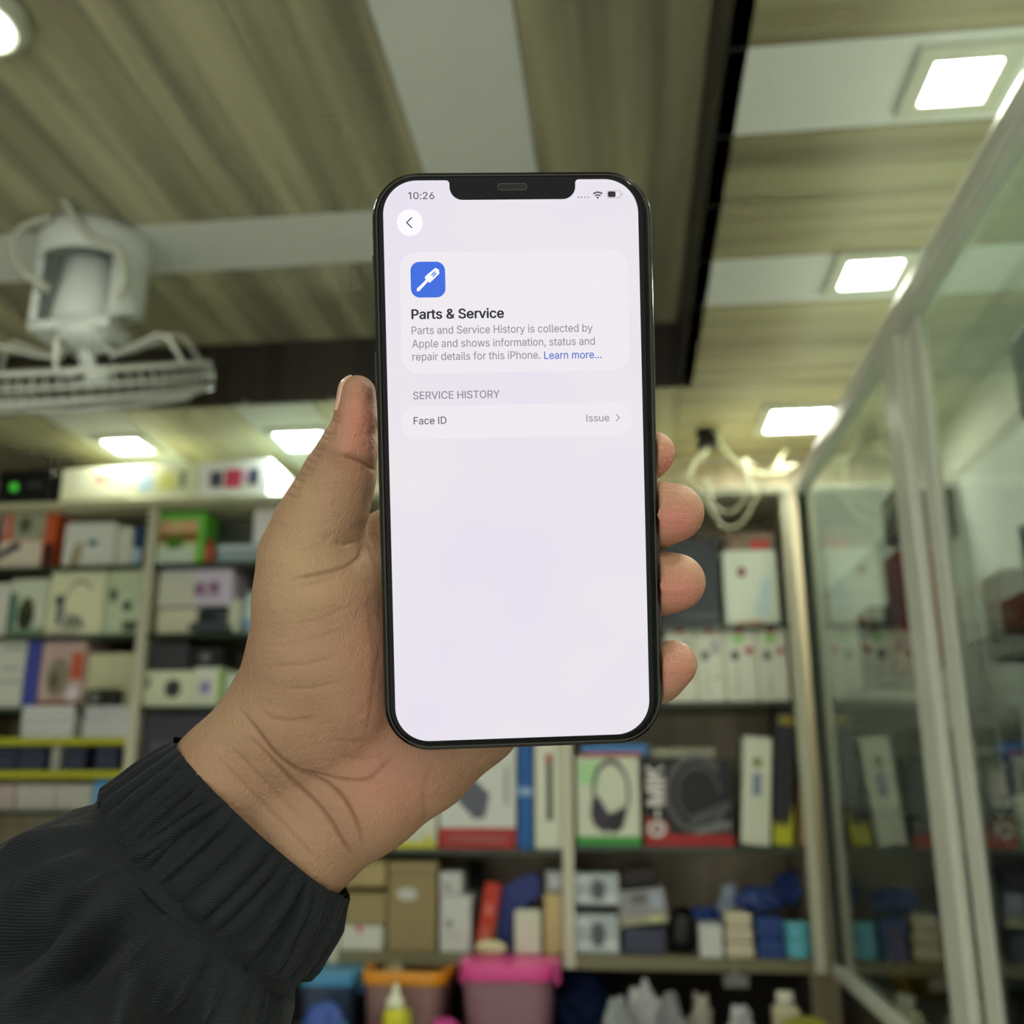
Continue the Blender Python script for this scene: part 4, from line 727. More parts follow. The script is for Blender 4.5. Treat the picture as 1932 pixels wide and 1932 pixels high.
# screwdriver on the icon (drawn in crop pixels of the photograph)
K = lambda x, y: uv(690+x*.29503, 300+y*.29503)
def ipoly(pts, name, n, m=WHT): return flat([K(*p) for p in pts], n, name, m, fg)
ipoly([(447, 699), (468, 711), (472, 735), (432, 776), (424, 772), (412, 794), (404, 794), (379, 768), (379, 757), (404, 745), (399, 738)], 'screwdriver_handle', D3)
ipoly([(386, 775), (399, 787), (366, 824), (352, 834), (342, 849), (333, 850), (326, 842), (328, 833), (342, 824), (352, 810)], 'screwdriver_blade', D3)
ipoly([(418, 745), (441, 721), (446, 726), (423, 750)], 'screwdriver_groove', D3+5e-5, BLUE); ipoly([(427, 754), (450, 730), (455, 735), (432, 759)], 'screwdriver_groove', D3+5e-5, BLUE)
GLY = json.loads('{"&":[447,[[197,-7,165,-5,136,1,110,12,88,26,69,42,54,62,43,84,36,108,34,133,36,154,40,173,47,189,58,205,70,220,85,235,101,249,120,264,140,279,216,335,223,340,230,346,237,352,243,359,249,367,255,375,259,384,261,394,262,405,260,420,255,434,245,445,233,454,219,459,201,461,189,460,178,457,168,453,159,447,151,440,145,431,141,421,138,411,137,399,138,386,141,375,145,363,152,352,159,340,169,327,179,314,191,300,204,284,438,0,364,0,171,231,121,293,108,310,96,327,87,344,81,361,77,379,75,398,77,420,82,440,91,458,102,474,117,488,134,499,154,507,176,512,200,513,224,512,246,507,266,499,283,488,297,475,308,459,317,442,322,424,324,404,323,389,320,375,315,362,309,349,301,336,291,325,281,314,269,303,256,293,154,217,135,202,121,188,110,174,103,161,98,146,97,131,98,115,102,101,109,87,118,76,130,66,143,57,158,51,175,48,193,46,213,48,232,52,251,59,269,69,286,81,301,95,315,112,327,131,336,151,343,174,348,198,349,224,408,224,406,194,403,167,397,144,389,124,380,107,371,92,361,80,353,70,345,62,333,47,315,30,294,17,271,7,246,-1,221,-5]]],",":[187,[[38,-119,68,71,137,71,84,-119]]],"-":[453,[[337,244,337,188,114,188,114,244]]],".":[187,[[95,-4,83,-3,73,1,63,9,55,18,51,29,50,41,51,53,55,64,63,73,73,81,83,85,95,87,107,85,118,81,128,73,135,64,140,53,141,41,140,29,135,18,128,9,118,1,107,-3]]],"0":[453,[[227,-7,191,-3,158,7,130,24,105,48,85,77,69,113,57,155,50,202,48,254,50,306,57,353,69,395,85,431,106,461,130,484,159,502,191,512,227,516,262,512,295,502,323,484,348,461,368,431,384,395,396,353,403,306,405,254,403,202,396,155,384,113,368,77,348,48,323,24,295,7,263,-3],[227,50,250,52,271,60,290,74,306,92,320,116,330,144,338,176,342,213,344,254,342,295,338,332,330,365,320,393,306,416,290,435,271,449,250,457,227,460,203,457,182,449,163,435,147,416,134,393,123,365,115,332,111,295,109,254,111,213,115,176,123,144,134,116,147,92,163,74,182,60,203,52]]],"1":[340,[[236,509,236,0,172,0,172,448,169,448,46,358,46,427,158,509]]],"2":[453,[[64,0,64,47,234,229,252,248,268,266,282,282,294,298,303,312,311,327,316,341,319,356,320,371,319,389,315,405,308,419,298,431,287,441,273,449,258,455,241,458,224,460,205,458,188,454,172,447,159,438,148,427,139,413,132,398,128,381,127,362,66,362,68,391,75,418,86,442,102,464,121,482,143,496,168,507,196,513,225,516,254,513,281,507,306,497,328,482,346,465,361,445,372,423,379,398,381,372,380,354,377,336,371,318,363,299,351,280,336,259,317,235,294,209,267,180,153,60,153,57,389,57,389,0]]],"6":[453,[[226,-7,196,-4,168,3,142,15,119,31,100,51,84,74,73,101,66,130,64,162,65,187,71,212,80,239,93,268,112,302,137,340,252,509,322,509,151,261,145,261,151,270,157,279,165,288,174,295,184,302,196,307,208,311,221,313,235,314,265,312,291,305,316,295,337,280,355,262,370,240,380,215,387,187,389,157,387,127,379,98,368,73,352,50,333,30,310,14,284,3,257,-4],[226,48,245,50,263,55,279,63,293,73,304,86,314,101,322,119,326,137,327,157,326,178,322,196,314,213,304,228,293,241,279,251,263,259,245,264,226,265,207,264,190,259,174,252,160,241,148,229,138,214,131,197,126,179,125,158,126,138,131,119,138,102,148,86,160,73,174,63,190,55,207,50]]],":":[187,[[95,-4,83,-3,73,1,63,9,55,18,51,29,50,41,51,53,55,64,63,73,73,81,83,85,95,87,107,85,118,81,128,73,135,64,140,53,141,41,140,29,135,18,128,9,118,1,107,-3],[95,271,83,272,73,277,63,284,55,294,51,304,50,316,51,328,55,339,63,349,73,356,83,360,95,362,107,360,118,356,128,349,135,339,140,328,141,316,140,304,135,294,128,284,118,277,107,272]]],"A":[479,[[16,0,201,509,276,509,463,0,395,0,287,302,280,323,272,346,264,372,255,402,244,438,232,478,245,478,233,437,222,402,213,371,204,345,197,322,191,302,85,0],[110,142,110,199,370,199,370,142]]],"C":[510,[[267,-7,225,-3,186,7,150,25,119,49,92,79,70,115,53,157,44,203,40,254,44,305,53,352,70,393,92,429,119,459,150,484,186,501,225,512,267,516,293,514,317,511,340,504,362,496,383,485,402,471,419,456,435,438,448,418,459,397,467,373,473,348,408,348,404,365,397,380,389,395,380,407,369,418,357,428,344,437,330,444,315,449,300,453,284,455,267,456,237,453,209,445,184,432,161,414,141,391,125,364,113,332,106,295,103,254,106,213,113,177,125,145,141,117,161,94,184,76,210,63,237,56,267,53,284,54,300,56,315,60,330,65,344,72,357,81,369,90,380,102,389,114,397,128,404,144,408,160,473,160,467,135,459,112,448,91,435,71,420,53,402,38,383,24,363,13,341,5,317,-2,293,-6]]],"D":[502,[[219,0,126,0,126,57,215,57,254,60,288,68,318,81,343,99,363,122,379,149,390,181,397,216,399,255,397,294,390,329,379,361,364,388,344,410,320,428,291,441,258,449,221,452,126,452,126,509,225,509,273,505,315,495,353,478,385,455,412,426,433,391,449,351,458,306,462,255,458,205,449,159,433,119,411,83,384,54,351,31,312,14,268,3],[125,509,125,0,60,0,60,509]]],"E":[418,[[60,0,60,509,372,509,372,452,125,452,125,286,355,286,355,229,125,229,125,57,375,57,375,0]]],"F":[410,[[60,0,60,509,369,509,369,452,125,452,125,278,346,278,346,221,125,221,125,0]]],"G":[520,[[269,-7,225,-3,185,7,149,25,118,49,91,79,69,116,53,157,43,203,40,254,43,305,53,352,69,393,91,429,117,459,149,484,184,501,223,512,265,516,291,514,316,510,340,504,363,494,384,483,403,469,421,453,436,436,449,416,460,395,468,373,474,349,408,349,402,365,395,379,387,393,378,406,368,417,356,427,344,436,330,443,315,448,300,453,283,455,265,456,236,453,209,445,183,432,160,414,141,392,125,364,113,332,106,295,103,254,106,213,113,177,125,145,141,117,161,95,184,76,210,63,238,56,269,53,296,55,322,61,345,71,365,85,382,102,396,123,407,147,413,173,415,202,434,199,283,199,283,256,478,256,478,200,475,160,466,124,451,91,431,62,406,38,377,19,344,5,308,-4]]],"H":[516,[[60,0,60,509,125,509,125,289,392,289,392,509,457,509,457,0,392,0,392,232,125,232,125,0]]],"I":[186,[[60,0,60,509,125,509,125,0]]],"K":[466,[[104,145,104,216,116,231,128,246,139,261,151,275,162,289,174,303,187,317,199,331,212,344,364,509,448,509,231,276,228,276],[60,0,60,509,125,509,125,334,124,225,125,193,125,0],[372,0,188,259,228,309,449,0]]],"L":[393,[[60,0,60,509,125,509,125,57,361,57,361,0]]],"M":[628,[[60,0,60,509,152,509,277,187,287,159,299,123,311,84,322,49,307,49,318,83,330,121,342,158,352,187,476,509,568,509,568,0,504,0,504,291,504,327,505,369,506,413,507,457,513,457,508,441,503,425,498,409,482,363,467,322,456,291,342,0,286,0,170,291,159,321,145,361,129,408,112,457,119,457,120,416,121,372,122,328,122,291,122,0]]],"O":[533,[[267,-7,225,-3,186,7,150,25,119,49,92,79,70,115,53,157,44,203,40,254,44,305,53,352,70,393,92,429,119,459,150,484,186,501,225,512,267,516,309,512,348,501,384,484,415,459,442,429,464,393,480,352,490,305,493,254,490,203,480,157,464,115,442,79,415,49,384,25,348,7,309,-3],[267,53,296,55,324,63,349,76,372,94,392,116,408,144,420,176,428,213,430,254,428,295,420,332,408,365,392,392,372,415,349,433,324,446,296,453,267,456,237,453,210,445,184,433,161,415,142,392,125,364,113,332,106,295,103,254,106,213,113,176,125,144,142,117,161,94,184,76,210,63,237,55]]],"P":[444,[[60,0,60,509,235,509,272,506,305,499,332,487,356,471,375,452,390,430,400,404,407,377,409,348,407,318,400,291,390,265,375,243,356,223,332,207,305,195,272,188,235,186,125,186,125,0],[125,242,233,242,257,244,279,248,297,256,312,266,324,279,333,294,339,310,343,328,344,348,343,367,339,385,333,402,324,416,312,428,297,439,279,446,257,451,232,452,125,452]]],"R":[449,[[60,0,60,509,236,509,273,506,305,500,333,489,356,473,376,455,390,433,401,408,407,381,409,352,407,323,401,296,390,271,376,250,356,232,333,217,305,206,273,200,236,198,125,198,125,0],[125,255,234,255,258,256,280,260,298,267,313,276,325,287,334,300,340,316,344,333,345,352,344,371,340,389,334,405,325,419,313,430,298,440,279,446,258,451,233,452,125,452],[353,0,248,197,321,197,428,0]]],"S":[446,[[224,-9,188,-7,156,-1,128,9,102,23,81,40,64,60,51,83,42,109,38,137,104,137,108,118,114,102,123,88,136,76,150,66,166,59,185,53,204,50,224,49,246,50,267,54,286,60,303,69,317,79,329,92,338,106,344,122,346,139,344,154,340,168,332,179,322,189,310,197,296,205,280,211,263,217,245,222,184,239,145,253,112,269,86,289,67,313,56,341,52,372,54,400,62,425,75,448,92,468,113,484,138,498,165,508,195,514,227,516,259,514,289,508,316,498,340,484,360,468,377,449,390,427,398,403,401,378,337,378,332,402,320,421,302,437,280,449,254,456,225,459,204,457,185,454,167,448,152,440,139,430,129,418,121,405,117,391,115,376,117,359,122,345,131,334,142,324,155,315,169,308,184,302,198,297,212,293,264,279,279,275,295,270,312,264,328,256,344,248,359,238,372,226,384,213,395,198,402,180,407,161,408,139,406,112,399,87,386,64,370,43,349,25,323,11,294,0,261,-7]]],"T":[448,[[32,452,32,509,417,509,417,452,257,452,257,0,193,0,193,452]]],"V":[479,[[204,0,16,509,84,509,192,206,199,187,207,164,215,137,225,106,236,71,248,31,235,31,247,71,257,107,267,138,276,165,283,187,290,206,395,509,463,509,278,0]]],"Y":[471,[[203,0,203,208,16,509,91,509,192,344,203,327,213,309,222,292,231,274,240,254,250,230,224,230,233,254,242,275,251,293,260,310,270,327,280,344,381,509,455,509,268,208,268,0]]],"a":[389,[[160,-9,137,-7,115,-3,94,5,76,15,60,29,48,45,38,63,32,84,30,108,32,128,36,146,43,161,53,174,64,184,78,193,92,200,108,206,125,211,143,214,161,217,178,220,234,227,247,229,257,231,265,235,271,240,274,246,276,255,276,257,275,272,272,285,267,297,260,307,251,315,240,322,227,327,212,330,196,331,178,330,163,327,149,322,137,316,127,309,118,301,110,292,104,283,100,274,41,291,51,313,64,331,79,346,95,358,114,368,133,375,153,380,173,383,194,384,208,384,223,382,239,379,255,375,271,369,286,360,300,350,312,336,322,320,330,301,335,278,337,251,337,0,277,0,277,52,272,52,267,43,260,34,252,25,242,16,229,8,215,1,199,-4,181,-7],[170,45,192,47,211,51,228,59,242,68,254,80,263,93,270,108,274,122,276,138,276,190,272,187,267,184,259,182,251,180,241,178,231,176,200,171,175,168,161,166,147,163,134,159,122,153,112,147,103,139,97,130,93,118,92,105,93,93,96,82,102,72,109,64,119,57,130,52,142,48,156,46]]],"b":[424,[[229,-8,208,-7,189,-3,172,4,159,12,147,21,138,31,130,41,123,50,118,59,112,59,112,0,53,0,53,509,114,509,114,319,118,319,123,327,130,336,137,346,147,355,158,364,171,373,188,379,207,383,229,384,259,382,287,374,313,361,335,342,354,320,370,293,381,261,388,227,390,189,388,151,381,116,370,84,355,57,336,34,313,16,288,3,260,-6],[220,47,242,49,262,55,279,66,294,80,306,97,316,117,323,139,327,163,328,189,327,215,323,239,316,261,307,281,295,298,280,311,262,322,243,328,220,330,198,328,178,322,161,312,147,299,134,282,125,263,118,241,114,216,113,189,114,162,118,138,125,115,135,95,147,78,162,65,179,55,198,49]]],"c":[395,[[207,-8,174,-5,144,3,117,16,93,35,72,58,56,85,44,116,37,150,34,187,37,225,44,260,56,291,72,318,93,341,117,360,144,374,174,382,207,384,226,384,243,381,260,377,276,371,291,364,305,356,318,346,330,335,340,322,349,308,356,293,362,277,303,262,300,272,295,281,290,289,284,297,278,304,270,311,261,316,252,321,242,325,231,328,220,329,207,330,184,328,163,321,145,310,130,296,118,278,108,258,102,236,98,212,96,187,98,163,102,139,108,117,118,97,130,80,145,66,163,55,184,49,207,46,220,47,232,49,243,52,253,55,262,60,271,66,279,73,285,80,292,89,297,98,301,107,304,117,363,102,357,86,350,70,341,56,331,43,319,32,306,21,292,12,277,5,261,-1,244,-5,226,-7]]],"d":[424,[[195,-8,165,-6,137,3,111,16,89,34,70,57,55,84,43,116,36,151,34,189,36,227,43,261,55,293,70,320,89,342,112,361,137,374,165,382,196,384,218,383,237,379,253,373,267,364,278,355,287,346,295,336,301,327,306,319,311,319,311,509,372,509,372,0,313,0,313,59,307,59,301,50,295,41,287,31,277,21,266,12,252,4,236,-3,217,-7],[205,47,226,49,246,55,263,65,278,78,290,95,299,115,306,138,310,162,312,189,310,216,306,241,300,263,290,282,278,299,263,312,246,322,227,328,205,330,182,328,162,322,145,311,130,298,118,281,108,261,102,239,98,215,96,189,98,163,102,139,109,117,118,97,130,80,145,66,162,55,182,49]]],"e":[403,[[212,-8,177,-5,145,3,117,16,92,35,72,58,56,85,44,116,37,150,34,187,36,224,44,258,55,290,71,317,91,340,115,359,142,373,172,382,205,384,226,383,246,380,266,374,285,366,303,355,319,341,334,324,347,305,357,282,365,256,370,227,371,194,371,169,75,169,75,221,338,221,310,202,308,226,304,248,298,269,288,286,277,301,263,314,246,323,227,328,205,330,183,328,164,323,146,313,131,301,119,286,109,270,102,251,97,231,96,211,96,178,98,151,102,127,110,106,121,88,135,73,151,61,169,53,190,48,212,46,227,47,241,49,254,53,265,58,276,65,285,73,294,82,300,93,306,105,365,91,358,72,348,55,335,39,320,26,302,14,283,4,261,-3,237,-7]]],"f":[253,[[228,379,228,327,6,327,6,379],[81,0,81,432,82,452,87,470,96,486,107,499,120,510,135,519,152,525,169,529,187,530,201,530,212,529,222,527,231,525,238,523,243,521,227,468,215,472,209,473,202,474,195,474,178,472,164,468,154,460,147,449,143,435,142,419,142,0]]],"h":[410,[[114,227,114,0,53,0,53,509,114,509,114,287,102,287,116,319,132,344,152,362,175,374,200,382,227,384,252,383,275,377,295,369,313,356,328,340,341,321,350,298,355,271,357,240,357,0,296,0,296,235,293,263,286,286,273,304,256,318,235,326,210,329,192,328,176,324,161,317,147,308,136,297,126,283,119,266,115,248]]],"i":[166,[[53,0,53,379,114,379,114,0],[84,443,73,444,63,448,54,455,47,463,43,472,41,483,43,494,47,504,54,512,63,518,73,522,84,524,95,522,105,518,114,512,121,504,125,494,126,483,125,472,121,463,114,455,105,448,95,444]]],"l":[189,[[139,-2,112,0,91,8,74,20,62,37,55,59,53,84,53,509,114,509,114,99,114,83,117,71,120,62,126,57,135,53,146,52,160,53,170,54,181,3,162,-1,154,-2,147,-2]]],"m":[609,[[53,0,53,379,112,379,112,295,108,295,114,314,122,331,132,346,144,358,158,368,172,376,187,382,203,385,219,386,245,383,268,375,287,361,303,342,314,320,321,295,312,295,318,312,326,329,337,343,350,356,364,366,381,375,398,381,417,385,437,386,458,385,478,380,497,372,514,361,529,346,541,328,550,307,555,283,557,255,557,0,496,0,496,254,493,279,485,298,473,313,456,323,438,329,419,330,402,329,387,326,374,320,363,312,353,302,345,290,340,277,336,263,335,247,335,0,274,0,274,260,272,280,265,297,253,311,238,322,220,328,199,330,185,329,171,326,158,320,145,312,135,302,126,289,119,274,115,257,114,238,114,0]]],"n":[409,[[114,227,114,0,53,0,53,379,112,379,112,287,102,287,116,319,132,344,152,362,175,374,200,382,227,384,252,383,275,377,295,369,313,356,328,340,341,321,350,298,355,271,357,240,357,0,296,0,296,235,293,263,286,286,273,304,256,318,235,326,210,329,192,328,176,324,161,317,147,308,136,297,126,283,119,266,115,248]]],"o":[415,[[207,-8,174,-5,144,3,117,16,93,35,72,58,56,85,44,116,37,150,34,187,37,225,44,260,56,291,72,318,93,341,117,360,144,374,174,382,207,384,241,382,271,374,299,360,323,341,343,318,359,291,371,260,379,225,381,187,379,150,371,116,359,85,343,58,323,35,299,16,271,3,241,-5],[207,46,231,49,252,55,270,66,285,80,298,97,307,117,314,139,318,163,319,187,318,212,314,236,307,258,298,278,285,296,270,310,252,321,231,328,207,330,184,328,163,321,145,310,130,296,118,278,108,258,102,236,98,212,96,187,98,163,102,139,108,117,118,97,130,80,145,66,163,55,184,49]]],"p":[424,[[53,-143,53,379,112,379,112,319,118,319,123,327,130,336,137,346,147,355,158,364,171,373,188,379,207,383,229,384,259,382,287,374,313,361,335,342,354,320,370,293,381,261,388,227,390,189,388,151,381,116,370,84,355,57,336,34,313,16,288,3,260,-6,229,-8,208,-7,189,-3,173,4,159,12,147,21,138,31,130,41,124,50,118,59,114,59,114,-143],[220,47,242,49,262,55,279,66,294,80,306,97,316,117,323,139,327,163,328,189,327,215,323,239,316,261,307,281,295,298,280,311,262,322,243,328,220,330,198,328,178,322,161,312,147,299,134,282,125,263,118,241,114,216,113,189,114,162,118,138,125,115,135,95,147,78,162,65,179,55,198,49]]],"r":[259,[[53,0,53,379,112,379,112,321,115,321,124,339,137,354,152,367,171,377,191,383,213,385,229,384,243,384,243,322,230,324,223,325,215,326,207,326,190,324,174,321,159,315,146,306,135,296,126,284,119,269,115,254,114,237,114,0]]],"s":[365,[[182,-8,157,-7,133,-3,112,3,93,12,76,24,62,38,50,54,41,73,36,94,94,107,101,87,111,72,124,60,141,52,160,47,181,45,206,47,227,53,244,62,258,74,265,88,268,103,266,115,262,126,254,136,243,144,229,150,212,155,149,170,118,180,92,192,72,208,58,227,50,249,47,274,49,295,55,314,65,332,79,347,95,360,115,370,137,378,161,383,187,384,212,383,234,379,254,372,271,363,286,352,299,339,309,324,318,308,324,290,268,277,262,291,254,304,243,316,228,325,210,331,187,333,166,331,147,326,131,317,119,305,111,292,109,277,110,264,115,253,124,243,136,235,152,229,172,223,229,209,261,200,287,187,306,171,320,153,328,131,331,107,329,85,323,65,312,47,298,31,281,18,260,6,236,-2,210,-7]]],"t":[227,[[204,379,204,327,6,327,6,379],[65,471,126,471,126,98,127,83,130,70,136,61,144,55,156,51,170,50,185,51,202,54,213,2,207,0,200,-2,192,-3,184,-3,176,-4,168,-4,138,-1,113,7,92,21,77,41,68,64,65,93]]],"u":[410,[[182,-5,158,-3,135,2,115,11,97,23,82,39,69,59,60,82,54,109,53,139,53,379,114,379,114,144,116,117,124,94,137,75,154,61,175,53,200,50,218,51,234,55,249,62,263,71,274,83,283,97,290,113,295,132,296,153,296,379,357,379,357,0,298,0,298,92,307,92,294,60,277,35,257,17,234,5,209,-3]]],"v":[389,[[163,0,17,379,84,379,165,155,173,132,180,110,187,87,193,64,199,42,206,21,184,21,191,42,197,64,203,87,209,110,216,132,224,155,305,379,371,379,226,0]]],"w":[567,[[138,0,23,379,87,379,133,214,140,190,147,164,154,137,161,107,168,75,175,41,165,41,172,74,179,105,186,135,192,163,199,189,206,214,252,379,316,379,362,214,368,189,375,163,382,136,388,106,395,75,402,41,391,41,399,75,406,106,413,135,420,163,427,189,434,214,480,379,545,379,429,0,368,0,319,172,305,225,300,243,295,262,291,280,277,338,291,338,277,280,263,225,258,207,253,189,248,172,199,0]]],"y":[389,[[47,-139,61,-86,71,-87,83,-89,94,-90,104,-89,113,-86,122,-81,130,-74,138,-64,145,-51,151,-36,163,-1,17,379,84,379,165,155,173,132,180,109,187,87,193,64,199,42,206,21,184,21,190,42,196,64,202,87,209,110,216,132,224,155,305,379,371,379,204,-58,196,-77,187,-93,177,-107,165,-119,153,-128,139,-136,125,-141,109,-144,91,-145,82,-145,73,-144,65,-143,57,-142,52,-140]]]," ":[188,[]]}')
def text_mesh(s, bold=0.0):
    cu = bpy.data.curves.new('t', 'CURVE'); cu.dimensions = '2D'; cu.fill_mode = 'BOTH'; cu.offset = bold; pen = 0
    for ch in s:
        w, cs = GLY[ch]
        for c_ in cs:
            sp = cu.splines.new('POLY'); k = len(c_)//2; sp.points.add(k-1); sp.use_cyclic_u = True
            for i in range(k): sp.points[i].co = ((c_[2*i]+pen)/1000, c_[2*i+1]/1000, 0, 1)
        pen += w
    o = bpy.data.objects.new('t', cu); COL.objects.link(o)
    dg = bpy.context.evaluated_depsgraph_get(); me = bpy.data.meshes.new_from_object(o.evaluated_get(dg)); v = np.array([q.co[:] for q in me.vertices]); f = [list(p.vertices) for p in me.polygons]
    bpy.data.objects.remove(o); bpy.data.curves.remove(cu); bpy.data.meshes.remove(me); return v, f
capv, _ = text_mesh('H'); CAPH = capv[:, 1].max()-capv[:, 1].min()
def fatten(v, f, b):
    if not b: return v, f
    n = len(v); O8 = [(0, 0)]+[(b*math.cos(t), b*math.sin(t)) for t in np.linspace(0, 2*math.pi, 8, endpoint=False)]
    return np.concatenate([v+np.array([dx*.8, dy*.55, k*2e-3]) for k, (dx, dy) in enumerate(O8)]), [[i+k*n for i in q] for k in range(9) for q in f]
def text(s, x0, x1, ybase, cap, n, name, m, bold=0.0):
    v, f = text_mesh(s); v, f = fatten(v, f, bold); a = uv(x0, ybase); b = uv(x1, ybase)
    X = a[0]+(v[:, 0]-v[:, 0].min())/(v[:, 0].max()-v[:, 0].min())*(b[0]-a[0]); Y = a[1]+v[:, 1]/CAPH*cap*.0001476
    return link(name, [ph(x, y, n+z*1e-3) for x, y, z in zip(X, Y, v[:, 2])], f, m, fg)
text('10:26', 770.6, 819.6, 377.0, 13.0, D1, 'clock_text', MID, .008)
text('Parts & Service', 776.6, 951, 602.6, 17.6, D2, 'heading_text', INK, .026)
text('Parts and Service History is collected by', 777, 1117.8, 631.4, 14.4, D2, 'body_text', GRY, .007)
text('Apple and shows information, status and', 777.8, 1122, 656.6, 14.4, D2, 'body_text', GRY, .007)
text('repair details for this iPhone.', 778.7, 1019.2, 681, 14.4, D2, 'body_text', GRY, .007)
text('Learn more...', 1026.5, 1134.4, 678, 14.2, D2, 'link_text', LNK, .007)
text('SERVICE HISTORY', 779.6, 943, 753.8, 14.0, D1, 'section_text', GRY, .014)
text('Face ID', 780.8, 842.6, 801.2, 13.6, D2, 'row_text', MID, .007)
text('Issue', 1106, 1149, 795.8, 13.4, D2, 'row_text', GRY, .007)
for x in (1091, 1097.2, 1103.4, 1109.4): rr_px(x-1.9, 371.4, x+1.9, 375.2, 1.9, D1, 'signal_dot', LGT)
def wifi():
    cxw, cyw = 1127.3, 376.6; mb = MB(); n = D1
    for r0, r1 in ((0, 4.2), (6.2, 9.0), (11.2, 14.2)):
        T = [math.radians(a) for a in np.linspace(48, 132, 12)]
        o_ = [uv(cxw+r1*math.cos(t), cyw-r1*math.sin(t)) for t in T]; i_ = [uv(cxw+r0*math.cos(t), cyw-r0*math.sin(t)) for t in T]
        for j in range(11): mb.add([ph(*q, n) for q in (o_[j], o_[j+1], i_[j+1], i_[j])], [(0, 1, 2, 3)])
    mb.build('wifi_symbol', MID, fg)
wifi()
rr_px(1144.4, 360.6, 1171, 375.0, 4.6, D1, 'battery_outline', LGT); rr_px(1145.5, 361.7, 1169.9, 373.9, 3.8, D2, 'battery_inside', SCRM); rr_px(1146.2, 362.6, 1160.8, 373.2, 2.8, D3, 'battery_level', INK); rr_px(1172, 365.6, 1173.8, 370, .9, D1, 'battery_tip', LGT)
tag(phone, 'black smartphone held upright, its lit screen showing a Parts & Service page', 'smartphone')
# lettering on the cable box
v, f = text_mesh('G-MIK'); v, f = fatten(v, f, .045); hpv = np.array([q.co[:] for q in hp.data.vertices])+ORG[hp.name]
x0, x1, z0, z1 = hpv[:, 0].min(), hpv[:, 0].max(), hpv[:, 2].min(), hpv[:, 2].max()
a = (v[:, 0]-v[:, 0].min())/(v[:, 0].max()-v[:, 0].min()); b = v[:, 1]/CAPH
link('lettering', np.stack([x0+(x1-x0)*(.04+.19*(1-b)), YS+.02-.0075-v[:, 2]*.02, z0+(z1-z0)*(.10+.83*a)], 1), f, C((212, 208, 196)), hp)

# ------------------------------------------------------------------ the person: hand, forearm, sleeve
MM = 1000.0
def q3(px, py, Z): return np.array([(px-966)/FPX*Z, (966-py)/FPX*Z, Z])
STEP = .46
lo = np.array([-125., -128., 255.]); hi = np.array([62., 48., 332.])
gx, gy, gz = [np.arange(lo[i], hi[i], STEP, dtype=np.float32) for i in range(3)]
SH = (len(gx), len(gy), len(gz)); BIG = 40.0
def smin(a, b, k):
    h = np.maximum(k-np.abs(a-b), 0)/k; return np.minimum(a, b)-h*h*k*.25
def cap_sdf(p, q, r0, r1, sz, sl_):
    X = gx[sl_[0]][:, None, None]; Y = gy[sl_[1]][None, :, None]; Z = gz[sl_[2]][None, None, :]/sz
    a = np.array([p[0], p[1], p[2]/sz]); d = np.array([q[0], q[1], q[2]/sz])-a; L = float(d@d)+1e-9
    t = ((X-a[0])*d[0]+(Y-a[1])*d[1]+(Z-a[2])*d[2])/L; t = np.clip(t, 0, 1)
    return np.sqrt((X-a[0]-t*d[0])**2+(Y-a[1]-t*d[1])**2+(Z-a[2]-t*d[2])**2)-(r0+(r1-r0)*t)
def chain(F, nodes, k, sz=1.0, M=9.0):                            # nodes: (px, py, Z mm, radius mm)
    P = [(q3(a, b, c), r) for a, b, c, r in nodes]
    if len(P) == 1: P = P*2
    for (p, r0), (q, r1) in zip(P[:-1], P[1:]):
        m = max(r0, r1)*max(1, sz)+M; mn = np.minimum(p, q)-m; mx = np.maximum(p, q)+m
        s = tuple(slice(max(0, int((mn[i]-lo[i])/STEP)), min(SH[i], int((mx[i]-lo[i])/STEP)+1)) for i in range(3))
        if any(t.stop <= t.start for t in s): continue
        F[s] = smin(F[s], cap_sdf(p, q, r0, r1, sz, s), k)
    return F
PPX = 1/6.55                                                      # rough mm per pixel at the hand
palm = np.full(SH, BIG, np.float32)
# thumb side: wrist, ball of the thumb, thumb
chain(palm, [(300, 1655, 285, 19), (440, 1481, 297, 19.6), (548, 1352, 294, 18.6), (592, 1232, 291, 18.2), (598, 1120, 289, 17.6), (588, 1050, 288, 14.8)], 5)
chain(palm, [(632, 1130, 291, 14), (648, 1230, 291, 15), (652, 1320, 292.5, 14.5), (628, 1390, 295, 14)], 8)
chain(palm, [(588, 1050, 288, 14.8), (600, 995, 286.5, 12.4), (622, 948, 285, 11.2), (641, 898, 283.5, 9.9), (658, 848, 282, 8.1)], 3, 1.12)
chain(palm, [(658, 848, 282, 8.1), (671, 795, 281, 5.9), (675, 742, 280, 5.1)], 2, 1.5)
